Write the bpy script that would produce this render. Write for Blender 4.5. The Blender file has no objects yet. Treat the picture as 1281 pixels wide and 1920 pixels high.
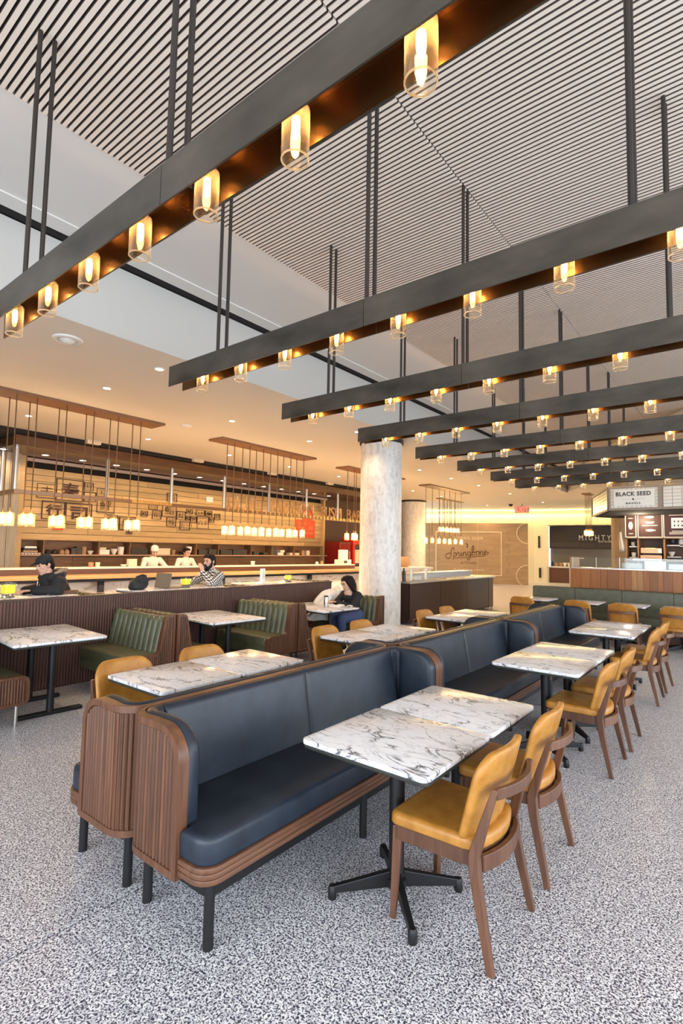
import bpy, bmesh, math, random
from mathutils import Vector, Matrix
R = random.Random(7)
PI = math.pi
SC = bpy.context.scene
COL = SC.collection

# ------------------------------------------------------------------ camera, world, exposure
def cam_axes(yaw, pitch, roll):
    cy, sy = math.cos(yaw), math.sin(yaw)
    f = Vector((-sy * math.cos(pitch), cy * math.cos(pitch), math.sin(pitch)))
    r = Vector((cy, sy, 0)); u = r.cross(f)
    return r * math.cos(roll) + u * math.sin(roll), -r * math.sin(roll) + u * math.cos(roll), f
cr, cu, cf = cam_axes(math.radians(38.348), math.radians(4.1266), math.radians(1.0478))
cd = bpy.data.cameras.new('camera'); cam = bpy.data.objects.new('camera', cd); COL.objects.link(cam)
cd.sensor_fit = 'HORIZONTAL'; cd.sensor_width = 36; cd.lens = 36 * 970.56 / 1281; cd.clip_end = 200
M = Matrix((cr, cu, -cf)).transposed().to_4x4(); M.translation = (0, 0, 1.68)
cam.matrix_world = M
SC.camera = cam
SC.view_settings.view_transform = 'Standard'; SC.view_settings.look = 'None'
SC.view_settings.exposure = 1.06; SC.view_settings.gamma = 1.0; SC.view_settings.use_curve_mapping = False
W = bpy.data.worlds.new('daylight'); SC.world = W; W.use_nodes = True
W.node_tree.nodes['Background'].inputs[0].default_value = (0.84, 0.92, 1.0, 1)
W.node_tree.nodes['Background'].inputs[1].default_value = 3.3
try:
    SC.cycles.use_denoising = True
    SC.cycles.max_bounces = 8; SC.cycles.diffuse_bounces = 4; SC.cycles.glossy_bounces = 3
    SC.cycles.transmission_bounces = 4; SC.cycles.transparent_max_bounces = 12
    SC.cycles.caustics_reflective = False; SC.cycles.caustics_refractive = False
    SC.cycles.sample_clamp_indirect = 6
except Exception:
    pass
WARM = (1.0, 0.62, 0.30)
P_DOWN, P_SOFFIT, P_PENDANT, P_COVE = 78.0, 24.0, 20.0, 900.0
E_BULB, E_PEND, E_DISC = 30.0, 11.0, 12.0

def lamp(name, kind, loc, power, color, rot=(0, 0, 0), **kw):
    l = bpy.data.lights.new(name, kind); l.energy = power; l.color = color
    for k, v in kw.items(): setattr(l, k, v)
    o = bpy.data.objects.new(name, l); COL.objects.link(o); o.location = loc; o.rotation_euler = rot
    return o
# daylight arrives through the glass front (x = 7) and the glass end (y = -4.5); portals only guide the sampling
for nm, loc, rot, sx, sy in (('portal_side', (6.93, 5.75, 2.1), (0, PI / 2, 0), 4.2, 20.5), ('portal_end', (1.05, -4.45, 2.1), (PI / 2, 0, 0), 12, 4.2)):
    p = lamp(nm, 'AREA', loc, 1, (1, 1, 1), rot, shape='RECTANGLE', size=sx, size_y=sy)
    p.data.cycles.is_portal = True

# ------------------------------------------------------------------ mesh helpers
class MB:
    def __init__(s): s.v, s.f = [], []
    def add(s, vs, fs):
        o = len(s.v); s.v += [tuple(p) for p in vs]; s.f += [tuple(i + o for i in f) for f in fs]; return s
    def box(s, x0, y0, z0, x1, y1, z1, m=None):
        vs = [(x, y, z) for x in (x0, x1) for y in (y0, y1) for z in (z0, z1)]
        if m: vs = [m @ Vector(p) for p in vs]
        return s.add(vs, [(0, 1, 3, 2), (4, 6, 7, 5), (0, 4, 5, 1), (2, 3, 7, 6), (0, 2, 6, 4), (1, 5, 7, 3)])
    def bar(s, p0, p1, w, h, w1=None, h1=None, up=(0, 0, 1)):
        p0, p1 = Vector(p0), Vector(p1); d = (p1 - p0).normalized(); u = Vector(up)
        a = d.cross(u)
        if a.length < 1e-4: a = d.cross(Vector((0, 1, 0)))
        a.normalize(); b = a.cross(d); vs = []
        for p, ww, hh in ((p0, w, h), (p1, w1 or w, h1 or h)):
            for i, j in ((-1, -1), (1, -1), (1, 1), (-1, 1)): vs.append(p + a * i * ww / 2 + b * j * hh / 2)
        return s.add(vs, [(3, 2, 1, 0), (4, 5, 6, 7)] + [(i, (i + 1) % 4, (i + 1) % 4 + 4, i + 4) for i in range(4)])
    def tube(s, pts, r, n=8, caps=True, closed=False):
        pts = [Vector(p) for p in pts]; k = len(pts); rs = r if isinstance(r, (list, tuple)) else [r] * k
        vs, fs = [], []; prev = None
        for i, p in enumerate(pts):
            d = (pts[(i + 1) % k] - pts[i - 1]) if closed else (pts[min(i + 1, k - 1)] - pts[max(i - 1, 0)])
            d.normalize()
            if prev is None:
                a = d.orthogonal().normalized()
            else:
                a = (prev - d * prev.dot(d)).normalized()
            prev = a; b = d.cross(a)
            for j in range(n):
                t = 2 * PI * j / n; vs.append(p + (a * math.cos(t) + b * math.sin(t)) * rs[i])
        for i in range(k if closed else k - 1):
            i2 = (i + 1) % k
            for j in range(n): fs.append((i * n + j, i * n + (j + 1) % n, i2 * n + (j + 1) % n, i2 * n + j))
        if caps and not closed: fs += [tuple(range(n - 1, -1, -1)), tuple(range((k - 1) * n, k * n))]
        return s.add(vs, fs)
    def cyl(s, p0, p1, r, n=12, r1=None, caps=True): return s.tube([p0, p1], [r, r if r1 is None else r1], n, caps)
    def lathe(s, prof, c=(0, 0, 0), n=16):
        vs, fs = [], []; k = len(prof)
        for r, z in prof:
            for j in range(n):
                t = 2 * PI * j / n; vs.append((c[0] + r * math.cos(t), c[1] + r * math.sin(t), c[2] + z))
        for i in range(k - 1):
            for j in range(n): fs.append((i * n + j, i * n + (j + 1) % n, (i + 1) * n + (j + 1) % n, (i + 1) * n + j))
        if prof[0][0] > 1e-4: fs.append(tuple(range(n - 1, -1, -1)))
        if prof[-1][0] > 1e-4: fs.append(tuple(range((k - 1) * n, k * n)))
        return s.add(vs, fs)
    def ell(s, c, r, rot=None, nu=14, nv=9):
        vs, fs = [], []; c = Vector(c)
        for i in range(nv + 1):
            a = PI * i / nv
            for j in range(nu):
                t = 2 * PI * j / nu
                p = Vector((r[0] * math.sin(a) * math.cos(t), r[1] * math.sin(a) * math.sin(t), r[2] * math.cos(a)))
                vs.append(c + (rot @ p if rot else p))
        for i in range(nv):
            for j in range(nu): fs.append((i * nu + j, (i + 1) * nu + j, (i + 1) * nu + (j + 1) % nu, i * nu + (j + 1) % nu))
        return s.add(vs, fs)
    def slab(s, poly, z0, z1, r=0.0, n=3, rb=None):
        """prism over a counter-clockwise polygon, its upper (r) and lower (rb) edges rounded"""
        rb = r if rb is None else rb; k = len(poly)
        def inset(d):
            out = []
            for i in range(k):
                a, b, c = Vector(poly[i - 1]), Vector(poly[i]), Vector(poly[(i + 1) % k])
                t1, t2 = (b - a), (c - b)
                t1 = t1.normalized() if t1.length > 1e-9 else t2.normalized(); t2 = t2.normalized() if t2.length > 1e-9 else t1
                n1, n2 = Vector((-t1.y, t1.x)), Vector((-t2.y, t2.x)); m = n1 + n2
                m = m / max(0.35, m.dot(n1)) if m.length > 1e-6 else n1
                out.append(b + m * d)
            return out
        rings = []
        if rb > 0: rings += [(rb * (1 - math.sin(PI / 2 * i / n)), z0 + rb * (1 - math.cos(PI / 2 * i / n))) for i in range(n + 1)]
        else: rings.append((0, z0))
        if r > 0: rings += [(r * (1 - math.cos(PI / 2 * i / n)), z1 - r * (1 - math.sin(PI / 2 * i / n))) for i in range(n + 1)]
        else: rings.append((0, z1))
        vs, fs = [], []
        for d, z in rings: vs += [(p[0], p[1], z) for p in (inset(d) if d > 1e-9 else [Vector(q) for q in poly])]
        for i in range(len(rings) - 1):
            for j in range(k): fs.append((i * k + j, i * k + (j + 1) % k, (i + 1) * k + (j + 1) % k, (i + 1) * k + j))
        fs += [tuple(range(k - 1, -1, -1)), tuple(range((len(rings) - 1) * k, len(rings) * k))]
        return s.add(vs, fs)
    def xf(s, m):
        s.v = [tuple(m @ Vector(p)) for p in s.v]; return s
    def mesh(s, name, mat, smooth=None):
        me = bpy.data.meshes.new(name); me.from_pydata(s.v, [], s.f)
        bm = bmesh.new(); bm.from_mesh(me); bmesh.ops.recalc_face_normals(bm, faces=bm.faces); bm.to_mesh(me); bm.free()
        if mat: me.materials.append(mat)
        if smooth is not None:
            for p in me.polygons: p.use_smooth = True
            me.set_sharp_from_angle(angle=math.radians(smooth))
        return me
    def build(s, name, mat, parent=None, smooth=None, bevel=0, seg=2):
        o = bpy.data.objects.new(name, s.mesh(name, mat, smooth)); COL.objects.link(o)
        if parent: o.parent = parent
        if bevel:
            b = o.modifiers.new('edge', 'BEVEL'); b.width = bevel; b.segments = seg; b.limit_method = 'ANGLE'; b.angle_limit = 0.7
        return o

def rrect(x0, y0, x1, y1, r, n=5):
    out = []
    for cx, cy, a0 in ((x1 - r, y0 + r, -PI / 2), (x1 - r, y1 - r, 0), (x0 + r, y1 - r, PI / 2), (x0 + r, y0 + r, PI)):
        for i in range(n + 1):
            a = a0 + PI / 2 * i / n; out.append((cx + r * math.cos(a), cy + r * math.sin(a)))
    return out
def thing(name, label, cat, loc=(0, 0, 0), rz=0.0, group=None):
    o = bpy.data.objects.new(name, None); COL.objects.link(o); o.empty_display_size = 0.1
    o.location = loc; o.rotation_euler = (0, 0, rz)
    return tag(o, label, cat, group)
def tag(o, label, cat, group=None):
    o['label'] = label; o['category'] = cat
    if group: o['group'] = group
    return o
def struct(o): o['kind'] = 'structure'; return o
def stuff(o): o['kind'] = 'stuff'; return o
def piece(name, me, parent, loc=(0, 0, 0), rot=(0, 0, 0), scale=None):
    o = bpy.data.objects.new(name, me); COL.objects.link(o); o.parent = parent; o.location = loc; o.rotation_euler = rot
    if scale: o.scale = scale
    return o
def dup(root, loc, rz=0.0, label=None, group=None):
    r = root.copy(); COL.objects.link(r); r.location = loc; r.rotation_euler = (0, 0, rz)
    if label: r['label'] = label
    if group: r['group'] = group
    for ch in list(root.children):
        c = ch.copy(); COL.objects.link(c); c.parent = r
        for g in list(ch.children):
            d = g.copy(); COL.objects.link(d); d.parent = c
    return r
def text(name, s, mat, parent, loc, rot, width=None, size=0.1, depth=0.004, align='CENTER', squeeze=None, bold=0.0, space=1.0):
    c = bpy.data.curves.new(name, 'FONT'); c.body = s; c.size = size; c.extrude = depth; c.align_x = align; c.align_y = 'CENTER'
    c.offset = bold; c.space_character = space; c.resolution_u = 3
    o = bpy.data.objects.new(name, c); COL.objects.link(o)
    dg = bpy.context.evaluated_depsgraph_get(); me = bpy.data.meshes.new_from_object(o.evaluated_get(dg))
    bpy.data.objects.remove(o); me.name = name; me.materials.clear(); me.materials.append(mat)
    if len(me.vertices):
        xs = [v.co.x for v in me.vertices]; ys = [v.co.y for v in me.vertices]
        k = (width / max(1e-6, max(xs) - min(xs))) if width else 1
        ky = (squeeze / max(1e-6, max(ys) - min(ys))) if squeeze else k
        mx, my = (max(xs) + min(xs)) / 2, (max(ys) + min(ys)) / 2
        for v in me.vertices: v.co = ((v.co.x - mx) * k, (v.co.y - my) * ky, v.co.z)
    return piece(name, me, parent, loc, rot)

# ------------------------------------------------------------------ materials
def mat(name, color, rough=0.5, metal=0.0, emit=None, es=0.0, spec=0.5, coat=0.0, alpha=None):
    m = bpy.data.materials.new(name); m.use_nodes = True; b = m.node_tree.nodes['Principled BSDF']
    b.inputs['Base Color'].default_value = (*color, 1); b.inputs['Roughness'].default_value = rough; b.inputs['Metallic'].default_value = metal
    b.inputs['Specular IOR Level'].default_value = spec; b.inputs['Coat Weight'].default_value = coat
    if emit: b.inputs['Emission Color'].default_value = (*emit, 1); b.inputs['Emission Strength'].default_value = es
    return m
class NT:
    def __init__(s, m): s.t = m.node_tree; s.b = s.t.nodes['Principled BSDF']
    def n(s, kind, **kw):
        x = s.t.nodes.new(kind)
        for k, v in kw.items():
            if k.startswith('i_'):
                key = k[2:].replace('_', ' ')
                x.inputs[key].default_value = v
            else: setattr(x, k, v)
        return x
    def l(s, a, ao, b, bi): s.t.links.new(a.outputs[ao], b.inputs[bi])
    def coord(s, scale, which='Object', rot=(0, 0, 0)):
        tc = s.n('ShaderNodeTexCoord'); mp = s.n('ShaderNodeMapping'); mp.inputs['Scale'].default_value = scale; mp.inputs['Rotation'].default_value = rot
        s.l(tc, which, mp, 'Vector'); return mp
    def ramp(s, stops, interp='LINEAR'):
        r = s.n('ShaderNodeValToRGB'); r.color_ramp.interpolation = interp; e = r.color_ramp.elements
        while len(e) < len(stops): e.new(0.5)
        for x, (p, c) in zip(e, stops): x.position = p; x.color = (*c, 1)
        return r
    def bump(s, src, out, strength, dist=0.01):
        b = s.n('ShaderNodeBump'); b.inputs['Strength'].default_value = strength; b.inputs['Distance'].default_value = dist
        s.l(src, out, b, 'Height'); s.l(b, 'Normal', s.b, 'Normal')
def wood(name, c1, c2, scale=(3, 40, 40), rough=0.45, bump=0.05, c3=None, coat=0.0):
    m = mat(name, c1, rough, coat=coat); t = NT(m); mp = t.coord(scale)
    oi = t.n('ShaderNodeObjectInfo'); va = t.n('ShaderNodeVectorMath', operation='ADD'); sc = t.n('ShaderNodeVectorMath', operation='SCALE')
    sc.inputs[0].default_value = (37, 91, 53); t.l(oi, 'Random', sc, 'Scale'); t.l(mp, 'Vector', va, 0); t.l(sc, 'Vector', va, 1)
    nz = t.n('ShaderNodeTexNoise', i_Scale=1.0, i_Detail=6.0, i_Roughness=0.65, i_Distortion=0.4); t.l(va, 'Vector', nz, 'Vector')
    r = t.ramp([(0.3, c1), (0.7, c2)]); t.l(nz, 'Fac', r, 'Fac')
    hv = t.n('ShaderNodeHueSaturation'); mr = t.n('ShaderNodeMapRange', i_To_Min=0.80, i_To_Max=1.2); t.l(oi, 'Random', mr, 'Value'); t.l(mr, 'Result', hv, 'Value'); t.l(r, 'Color', hv, 'Color')
    t.l(hv, 'Color', t.b, 'Base Color'); t.bump(nz, 'Fac', bump, 0.004)
    return m
def leather(name, c1, c2, rough=0.42, scale=9):
    m = mat(name, c1, rough); t = NT(m); mp = t.coord((1, 1, 1))
    nz = t.n('ShaderNodeTexNoise', i_Scale=float(scale), i_Detail=7.0, i_Roughness=0.62); t.l(mp, 'Vector', nz, 'Vector')
    r = t.ramp([(0.32, c1), (0.68, c2)]); t.l(nz, 'Fac', r, 'Fac'); t.l(r, 'Color', t.b, 'Base Color')
    g = t.n('ShaderNodeTexVoronoi', i_Scale=420.0); t.l(mp, 'Vector', g, 'Vector'); t.bump(g, 'Distance', 0.12, 0.002)
    return m
def marble(name):
    m = mat(name, (0.85, 0.85, 0.85), 0.21); t = NT(m); mp = t.coord((1.0, 2.3, 1.0), rot=(0, 0, 0.12))
    oi = t.n('ShaderNodeObjectInfo'); va = t.n('ShaderNodeVectorMath', operation='ADD'); sc = t.n('ShaderNodeVectorMath', operation='SCALE')
    sc.inputs[0].default_value = (17, 31, 0); t.l(oi, 'Random', sc, 'Scale'); t.l(mp, 'Vector', va, 0); t.l(sc, 'Vector', va, 1)
    outs = []
    for s_, w, dark in ((2.6, 0.024, 0.05), (5.0, 0.010, 0.45)):
        nz = t.n('ShaderNodeTexNoise', i_Scale=s_, i_Detail=8.0, i_Roughness=0.6, i_Distortion=0.9); t.l(va, 'Vector', nz, 'Vector')
        a = t.n('ShaderNodeMath', operation='SUBTRACT'); a.inputs[1].default_value = 0.5; t.l(nz, 'Fac', a, 0)
        b = t.n('ShaderNodeMath', operation='ABSOLUTE'); t.l(a, 'Value', b, 0)
        r = t.ramp([(0.0, (dark, dark, dark * 1.06)), (w, (0.90, 0.90, 0.915))]); t.l(b, 'Value', r, 'Fac'); outs.append(r)
    # veins thin out where a broad mask says so
    mk = t.n('ShaderNodeTexNoise', i_Scale=3.0, i_Detail=2.0); t.l(va, 'Vector', mk, 'Vector')
    rm = t.ramp([(0.38, (0.15, 0.15, 0.15)), (0.55, (1, 1, 1))]); t.l(mk, 'Fac', rm, 'Fac')
    base = t.n('ShaderNodeMix', data_type='RGBA'); base.inputs[6].default_value = (0.90, 0.90, 0.915, 1)
    t.l(rm, 'Color', base, 0); t.l(outs[0], 'Color', base, 7)
    mu = t.n('ShaderNodeMix', data_type='RGBA', blend_type='MULTIPLY'); mu.inputs[0].default_value = 1
    t.l(base, 2, mu, 6); t.l(outs[1], 'Color', mu, 7); t.l(mu, 2, t.b, 'Base Color')
    return m
def glass(name, tint=(1, 1, 1), gloss=0.12, haze=0.0):
    m = bpy.data.materials.new(name); m.use_nodes = True; nt = m.node_tree; nt.nodes.clear()
    o = nt.nodes.new('ShaderNodeOutputMaterial'); mx = nt.nodes.new('ShaderNodeMixShader'); tr = nt.nodes.new('ShaderNodeBsdfTransparent'); gl = nt.nodes.new('ShaderNodeBsdfGlossy')
    lw = nt.nodes.new('ShaderNodeLayerWeight'); lw.inputs['Blend'].default_value = 0.35
    mr = nt.nodes.new('ShaderNodeMapRange'); mr.inputs['To Min'].default_value = gloss * 0.4; mr.inputs['To Max'].default_value = min(1, gloss * 5)
    nt.links.new(lw.outputs['Facing'], mr.inputs['Value']); nt.links.new(mr.outputs['Result'], mx.inputs[0])
    tr.inputs[0].default_value = (*tint, 1); gl.inputs['Roughness'].default_value = 0.05; gl.inputs[0].default_value = (1, 1, 1, 1)
    last = tr
    if haze:
        tl = nt.nodes.new('ShaderNodeBsdfTranslucent'); tl.inputs[0].default_value = (1, 0.85, 0.62, 1); m2 = nt.nodes.new('ShaderNodeMixShader')
        m3 = nt.nodes.new('ShaderNodeMapRange'); m3.inputs['To Min'].default_value = haze; m3.inputs['To Max'].default_value = min(1, haze * 14); nt.links.new(lw.outputs['Facing'], m3.inputs['Value']); nt.links.new(m3.outputs['Result'], m2.inputs[0])
        nt.links.new(tr.outputs[0], m2.inputs[1]); nt.links.new(tl.outputs[0], m2.inputs[2]); last = m2
    nt.links.new(last.outputs[0], mx.inputs[1]); nt.links.new(gl.outputs[0], mx.inputs[2]); nt.links.new(mx.outputs[0], o.inputs[0])
    return m
def terrazzo():
    m = mat('terrazzo', (0.6, 0.6, 0.65), 0.36); t = NT(m); mp = t.coord((1, 1, 1))
    nz = t.n('ShaderNodeTexNoise', i_Scale=120.0, i_Detail=2.0, i_Roughness=0.55, i_Distortion=0.5); t.l(mp, 'Vector', nz, 'Vector')
    v2 = t.n('ShaderNodeTexVoronoi', feature='F1', i_Scale=70.0); t.l(mp, 'Vector', v2, 'Vector')
    sp = t.n('ShaderNodeSeparateColor'); t.l(v2, 'Color', sp, 'Color')
    chip = t.ramp([(0.0, (0.62, 0.61, 0.67)), (0.5, (0.86, 0.86, 0.90)), (1.0, (0.97, 0.97, 0.99))]); t.l(sp, 'Red', chip, 'Fac')
    e = t.ramp([(0.450, (0, 0, 0)), (0.505, (1, 1, 1))]); t.l(nz, 'Fac', e, 'Fac')
    mx = t.n('ShaderNodeMix', data_type='RGBA'); mx.inputs[6].default_value = (0.050, 0.051, 0.082, 1); t.l(e, 'Color', mx, 0); t.l(chip, 'Color', mx, 7)
    t.l(mx, 2, t.b, 'Base Color')
    return m
def plaid():
    m = mat('plaid_cloth', (0.5, 0.5, 0.5), 0.85); t = NT(m); mp = t.coord((1, 1, 1), rot=(0.5, 0.1, 0.15))
    ws = []
    for ax in 'YZ':
        w = t.n('ShaderNodeTexWave', wave_type='BANDS', bands_direction=ax, i_Scale=9.5, i_Distortion=0.25, i_Detail=1.0); t.l(mp, 'Vector', w, 'Vector'); ws.append(w)
    a = t.n('ShaderNodeMath', operation='ADD'); t.l(ws[0], 'Fac', a, 0); t.l(ws[1], 'Fac', a, 1)
    r = t.ramp([(0.0, (0.02, 0.018, 0.018)), (0.33, (0.03, 0.028, 0.03)), (0.4, (0.28, 0.26, 0.25)), (0.6, (0.3, 0.28, 0.27)), (0.66, (0.8, 0.77, 0.74))])
    h = t.n('ShaderNodeMath', operation='MULTIPLY'); h.inputs[1].default_value = 0.5; t.l(a, 'Value', h, 0); t.l(h, 'Value', r, 'Fac'); t.l(r, 'Color', t.b, 'Base Color')
    return m
MT = {}
MT['terrazzo'] = terrazzo()
MT['joint'] = mat('joint_dark', (0.03, 0.03, 0.035), 0.8)
MT['walnut'] = wood('walnut', (0.075, 0.029, 0.014), (0.165, 0.071, 0.036), (30, 30, 2.2), 0.42)
MT['walnut_x'] = wood('walnut_along', (0.085, 0.034, 0.017), (0.18, 0.080, 0.042), (30, 2.2, 30), 0.42)
MT['flute'] = wood('fluted_walnut', (0.046, 0.018, 0.011), (0.095, 0.038, 0.024), (30, 30, 2), 0.5)
MT['blue'] = leather('blue_leather', (0.0065, 0.012, 0.022), (0.017, 0.028, 0.046), 0.42, 6)
MT['tan'] = leather('tan_leather', (0.36, 0.145, 0.018), (0.54, 0.25, 0.045), 0.42, 12)
MT['green'] = leather('green_leather', (0.085, 0.088, 0.045), (0.125, 0.130, 0.072), 0.36)
MT['greenbank'] = leather('olive_leather', (0.085, 0.090, 0.060), (0.120, 0.125, 0.085), 0.4)
MT['marble'] = marble('veined_marble')
MT['black'] = mat('black_metal', (0.012, 0.012, 0.014), 0.45, 0.3)
MT['edge'] = mat('dark_table_edge', (0.03, 0.032, 0.026), 0.5)
MT['gunmetal'] = mat('dark_bronze_steel', (0.10, 0.09, 0.075), 0.40, 0.7); _t = NT(MT['gunmetal']); _m = _t.coord((1.2, 1, 3)); _n = _t.n('ShaderNodeTexNoise', i_Scale=1.6, i_Detail=5.0); _t.l(_m, 'Vector', _n, 'Vector')
_r = _t.ramp([(0.3, (0.055, 0.048, 0.040)), (0.7, (0.145, 0.128, 0.105))]); _t.l(_n, 'Fac', _r, 'Fac'); _t.l(_r, 'Color', _t.b, 'Base Color')
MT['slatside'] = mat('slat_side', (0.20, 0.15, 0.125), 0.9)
MT['bronze'] = mat('bronze_inside', (0.17, 0.088, 0.034), 0.26, 0.9)
MT['rod'] = mat('dark_rod', (0.05, 0.04, 0.035), 0.5, 0.5)
MT['prod'] = mat('bronze_rod', (0.17, 0.09, 0.04), 0.45, 0.5)
MT['white'] = mat('white_plaster', (0.70, 0.68, 0.645), 0.9)
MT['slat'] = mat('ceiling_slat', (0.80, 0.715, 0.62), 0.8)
MT['void'] = mat('dark_void', (0.012, 0.009, 0.008), 0.95)
MT['felt'] = mat('slat_backing', (0.045, 0.034, 0.028), 0.95)
MT['brass'] = mat('brass', (0.7, 0.45, 0.16), 0.3, 0.9)
MT['bulb'] = mat('filament', (1, 0.8, 0.5), 0.5, emit=(1.0, 0.60, 0.22), es=E_BULB)
MT['pend'] = mat('pendant_glow', (1, 0.8, 0.5), 0.5, emit=(1.0, 0.62, 0.26), es=E_PEND)
MT['disc'] = mat('downlight_lens', (1, 0.9, 0.75), 0.5, emit=(1.0, 0.78, 0.5), es=E_DISC)
MT['glass'] = glass('amber_glass', (1.0, 0.95, 0.86), 0.07, 0.025)
MT['glassrim'] = glass('amber_glass_rim', (1.0, 0.95, 0.86), 0.15, 0.30)
MT['clear'] = glass('clear_glass', (0.95, 0.98, 0.97), 0.10)
MT['steel'] = mat('polished_steel', (0.60, 0.57, 0.54), 0.28, 1.0)
MT['skin'] = mat('skin', (0.62, 0.36, 0.26), 0.55)
MT['hair'] = mat('dark_hair', (0.010, 0.006, 0.005), 0.6, spec=.2)
MT['paper'] = mat('paper', (0.85, 0.84, 0.80), 0.8)
# ------------------------------------------------------------------ the room: floor, ceilings, walls
fl = MB().box(-22, -6, -0.2, 8, 36, -0.012).build('floor', MT['joint']); struct(fl)
xs = [-22, -16.8, -12.0, -7.2, -2.41, 2.4, 8]; ys = [-6, -0.35, 4.38, 9.1, 13.8, 18.5, 23.2, 36]
for i in range(len(xs) - 1):
    for j in range(len(ys) - 1):
        MB().box(xs[i] + .006, ys[j] + .006, -0.012, xs[i + 1] - .006, ys[j + 1] - .006, 0).build('slab', MT['terrazzo'], fl)
# upper ceiling (z 5): slats, plaster band, dark slot; lower ceiling (z 4.15) around it
ce = MB().box(-6.0, -6, 5.06, 8, 23, 5.2).build('ceiling', MT['felt']); struct(ce)
MB().box(-5.44, -6, 5.0, -4.19, 22.6, 5.06).build('plaster_band', MT['white'], ce)
MB().box(-5.66, -6, 4.985, -5.44, 22.6, 5.06).build('dropped_band', MT['white'], ce)
MB().box(-5.828, -6, 5.0, -5.66, 22.6, 5.06).build('air_slot', MT['void'], ce)
XA0, XA1, XB0, XB1, PITCH = -4.19, -1.955, -1.940, 6.9, 0.0479
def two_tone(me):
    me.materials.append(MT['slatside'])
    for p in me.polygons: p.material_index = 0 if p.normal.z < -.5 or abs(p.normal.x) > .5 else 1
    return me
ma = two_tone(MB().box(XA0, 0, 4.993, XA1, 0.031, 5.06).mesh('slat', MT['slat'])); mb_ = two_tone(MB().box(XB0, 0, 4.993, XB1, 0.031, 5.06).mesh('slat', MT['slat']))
rest = MB()
for k in range(-90, 470):
    y = 0.62 + k * PITCH
    if 0 <= k < 150:
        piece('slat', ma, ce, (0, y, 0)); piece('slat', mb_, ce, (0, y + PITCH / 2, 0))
    else:
        rest.box(XA0, y, 4.993, XA1, y + 0.031, 5.06)
        if y < 14.5: rest.box(XB0, y + PITCH / 2, 4.993, XB1, y + PITCH / 2 + 0.031, 5.06)
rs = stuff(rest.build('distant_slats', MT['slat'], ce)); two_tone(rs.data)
lowm = mat('lower_ceiling_plaster', (0.66, 0.62, 0.555), 0.9)
low = MB().slab([(-5.83, -6), (-5.83, 22.2), (-4.3, 19.4), (-2.9, 16.5), (-1, 13.6), (8, 13.6), (8, 36), (-22, 36), (-22, 19), (-12.3, 19), (-12.3, -6)], 4.15, 4.98).build('ceiling_lower', lowm); struct(low)
MB().box(-5.829, -6, 4.152, -5.822, 22.1, 4.985).build('fascia_shade_sheet', mat('fascia_shade_grey', (0.53, 0.51, 0.475), 0.9), low)  # added sheet, its darker grey tones down the daylight on the fascia
for x, y in ((-6.4, 2.7),):
    t = thing('ceiling_speaker', 'round white ceiling fitting with a ribbed rim beside the bronze light beam', 'speaker', (x, y, 4.15))
    MB().lathe([(0.17, 0), (0.16, -0.02), (0.13, -0.025), (0.12, -0.012), (0.09, -0.012), (0.08, -0.03), (0.0, -0.035)], n=24).build('rim', MT['white'], t, smooth=40)
    MB().lathe([(0.075, -0.028), (0.05, -0.05), (0.0, -0.055)], n=20).build('cone', MT['white'], t, smooth=40)

# downlights: three rows parallel to the recess, each a real lamp
def downlight(x, y, label, r=0.055, k=1.0):
    t = thing('downlight', label, 'downlight', (x, y, 4.15), group='round ceiling downlights')
    MB().lathe([(r + 0.022, 0.002), (r + 0.02, -0.008), (r, -0.010), (r - 0.006, 0.0)], n=20).build('trim_ring', MT['white'], t, smooth=40)
    MB().lathe([(r - 0.004, -0.004), (0.0, -0.006)], n=20).build('lens', MT['disc'], t)
    s = lamp('downlight_lamp', 'SPOT', (x, y, 4.12), P_DOWN * k, (1.0, 0.66, 0.36), spot_size=2.2, spot_blend=0.6, shadow_soft_size=0.06)
    s.parent = t; s.location = (0, 0, -0.03)
ORD = 'first second third fourth fifth sixth seventh eighth ninth tenth eleventh twelfth thirteenth fourteenth fifteenth sixteenth'.split()
ROWS = {'row closest to the pale recess step': (-6.42, (3.95, 8.6)), 'middle row over the aisle': (-7.9, (3.96, 6.48, 8.75, 11.2, 13.8, 15.95, 18.2, 21.4, 25.8)),
        'row over the sushi counter': (-10.9, (3.96, 6.5, 8.89, 11.2, 13.6, 15.9, 18.5, 21.0, 26.2))}
for nm, (x, yy) in ROWS.items():
    for i, y in enumerate(yy): downlight(x, y, f'small round downlight, {ORD[i]} of the {nm}', k=.35 if x > -7 else 1)
for i, (x, y) in enumerate(((-8.6, 29.4), (-11.3, 29.2))): downlight(x, y, f'small downlight by the glowing far wall, {"above its right end" if i == 0 else "above the plywood sign wall"}')
# dim detector discs between the downlights
for i, (x, y) in enumerate(((-9.0, 6.2), (-7.1, 15.3))):
    t = tag(MB().lathe([(0.11, 0), (0.10, -0.03), (0.05, -0.045), (0, -0.045)], n=20).build('smoke_detector', MT['white'], smooth=40), ('white smoke detector between the two long bronze pendant canopies', 'white smoke detector by the marble column top')[i], 'detector')
    t.location = (x, y, 4.15)

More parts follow.
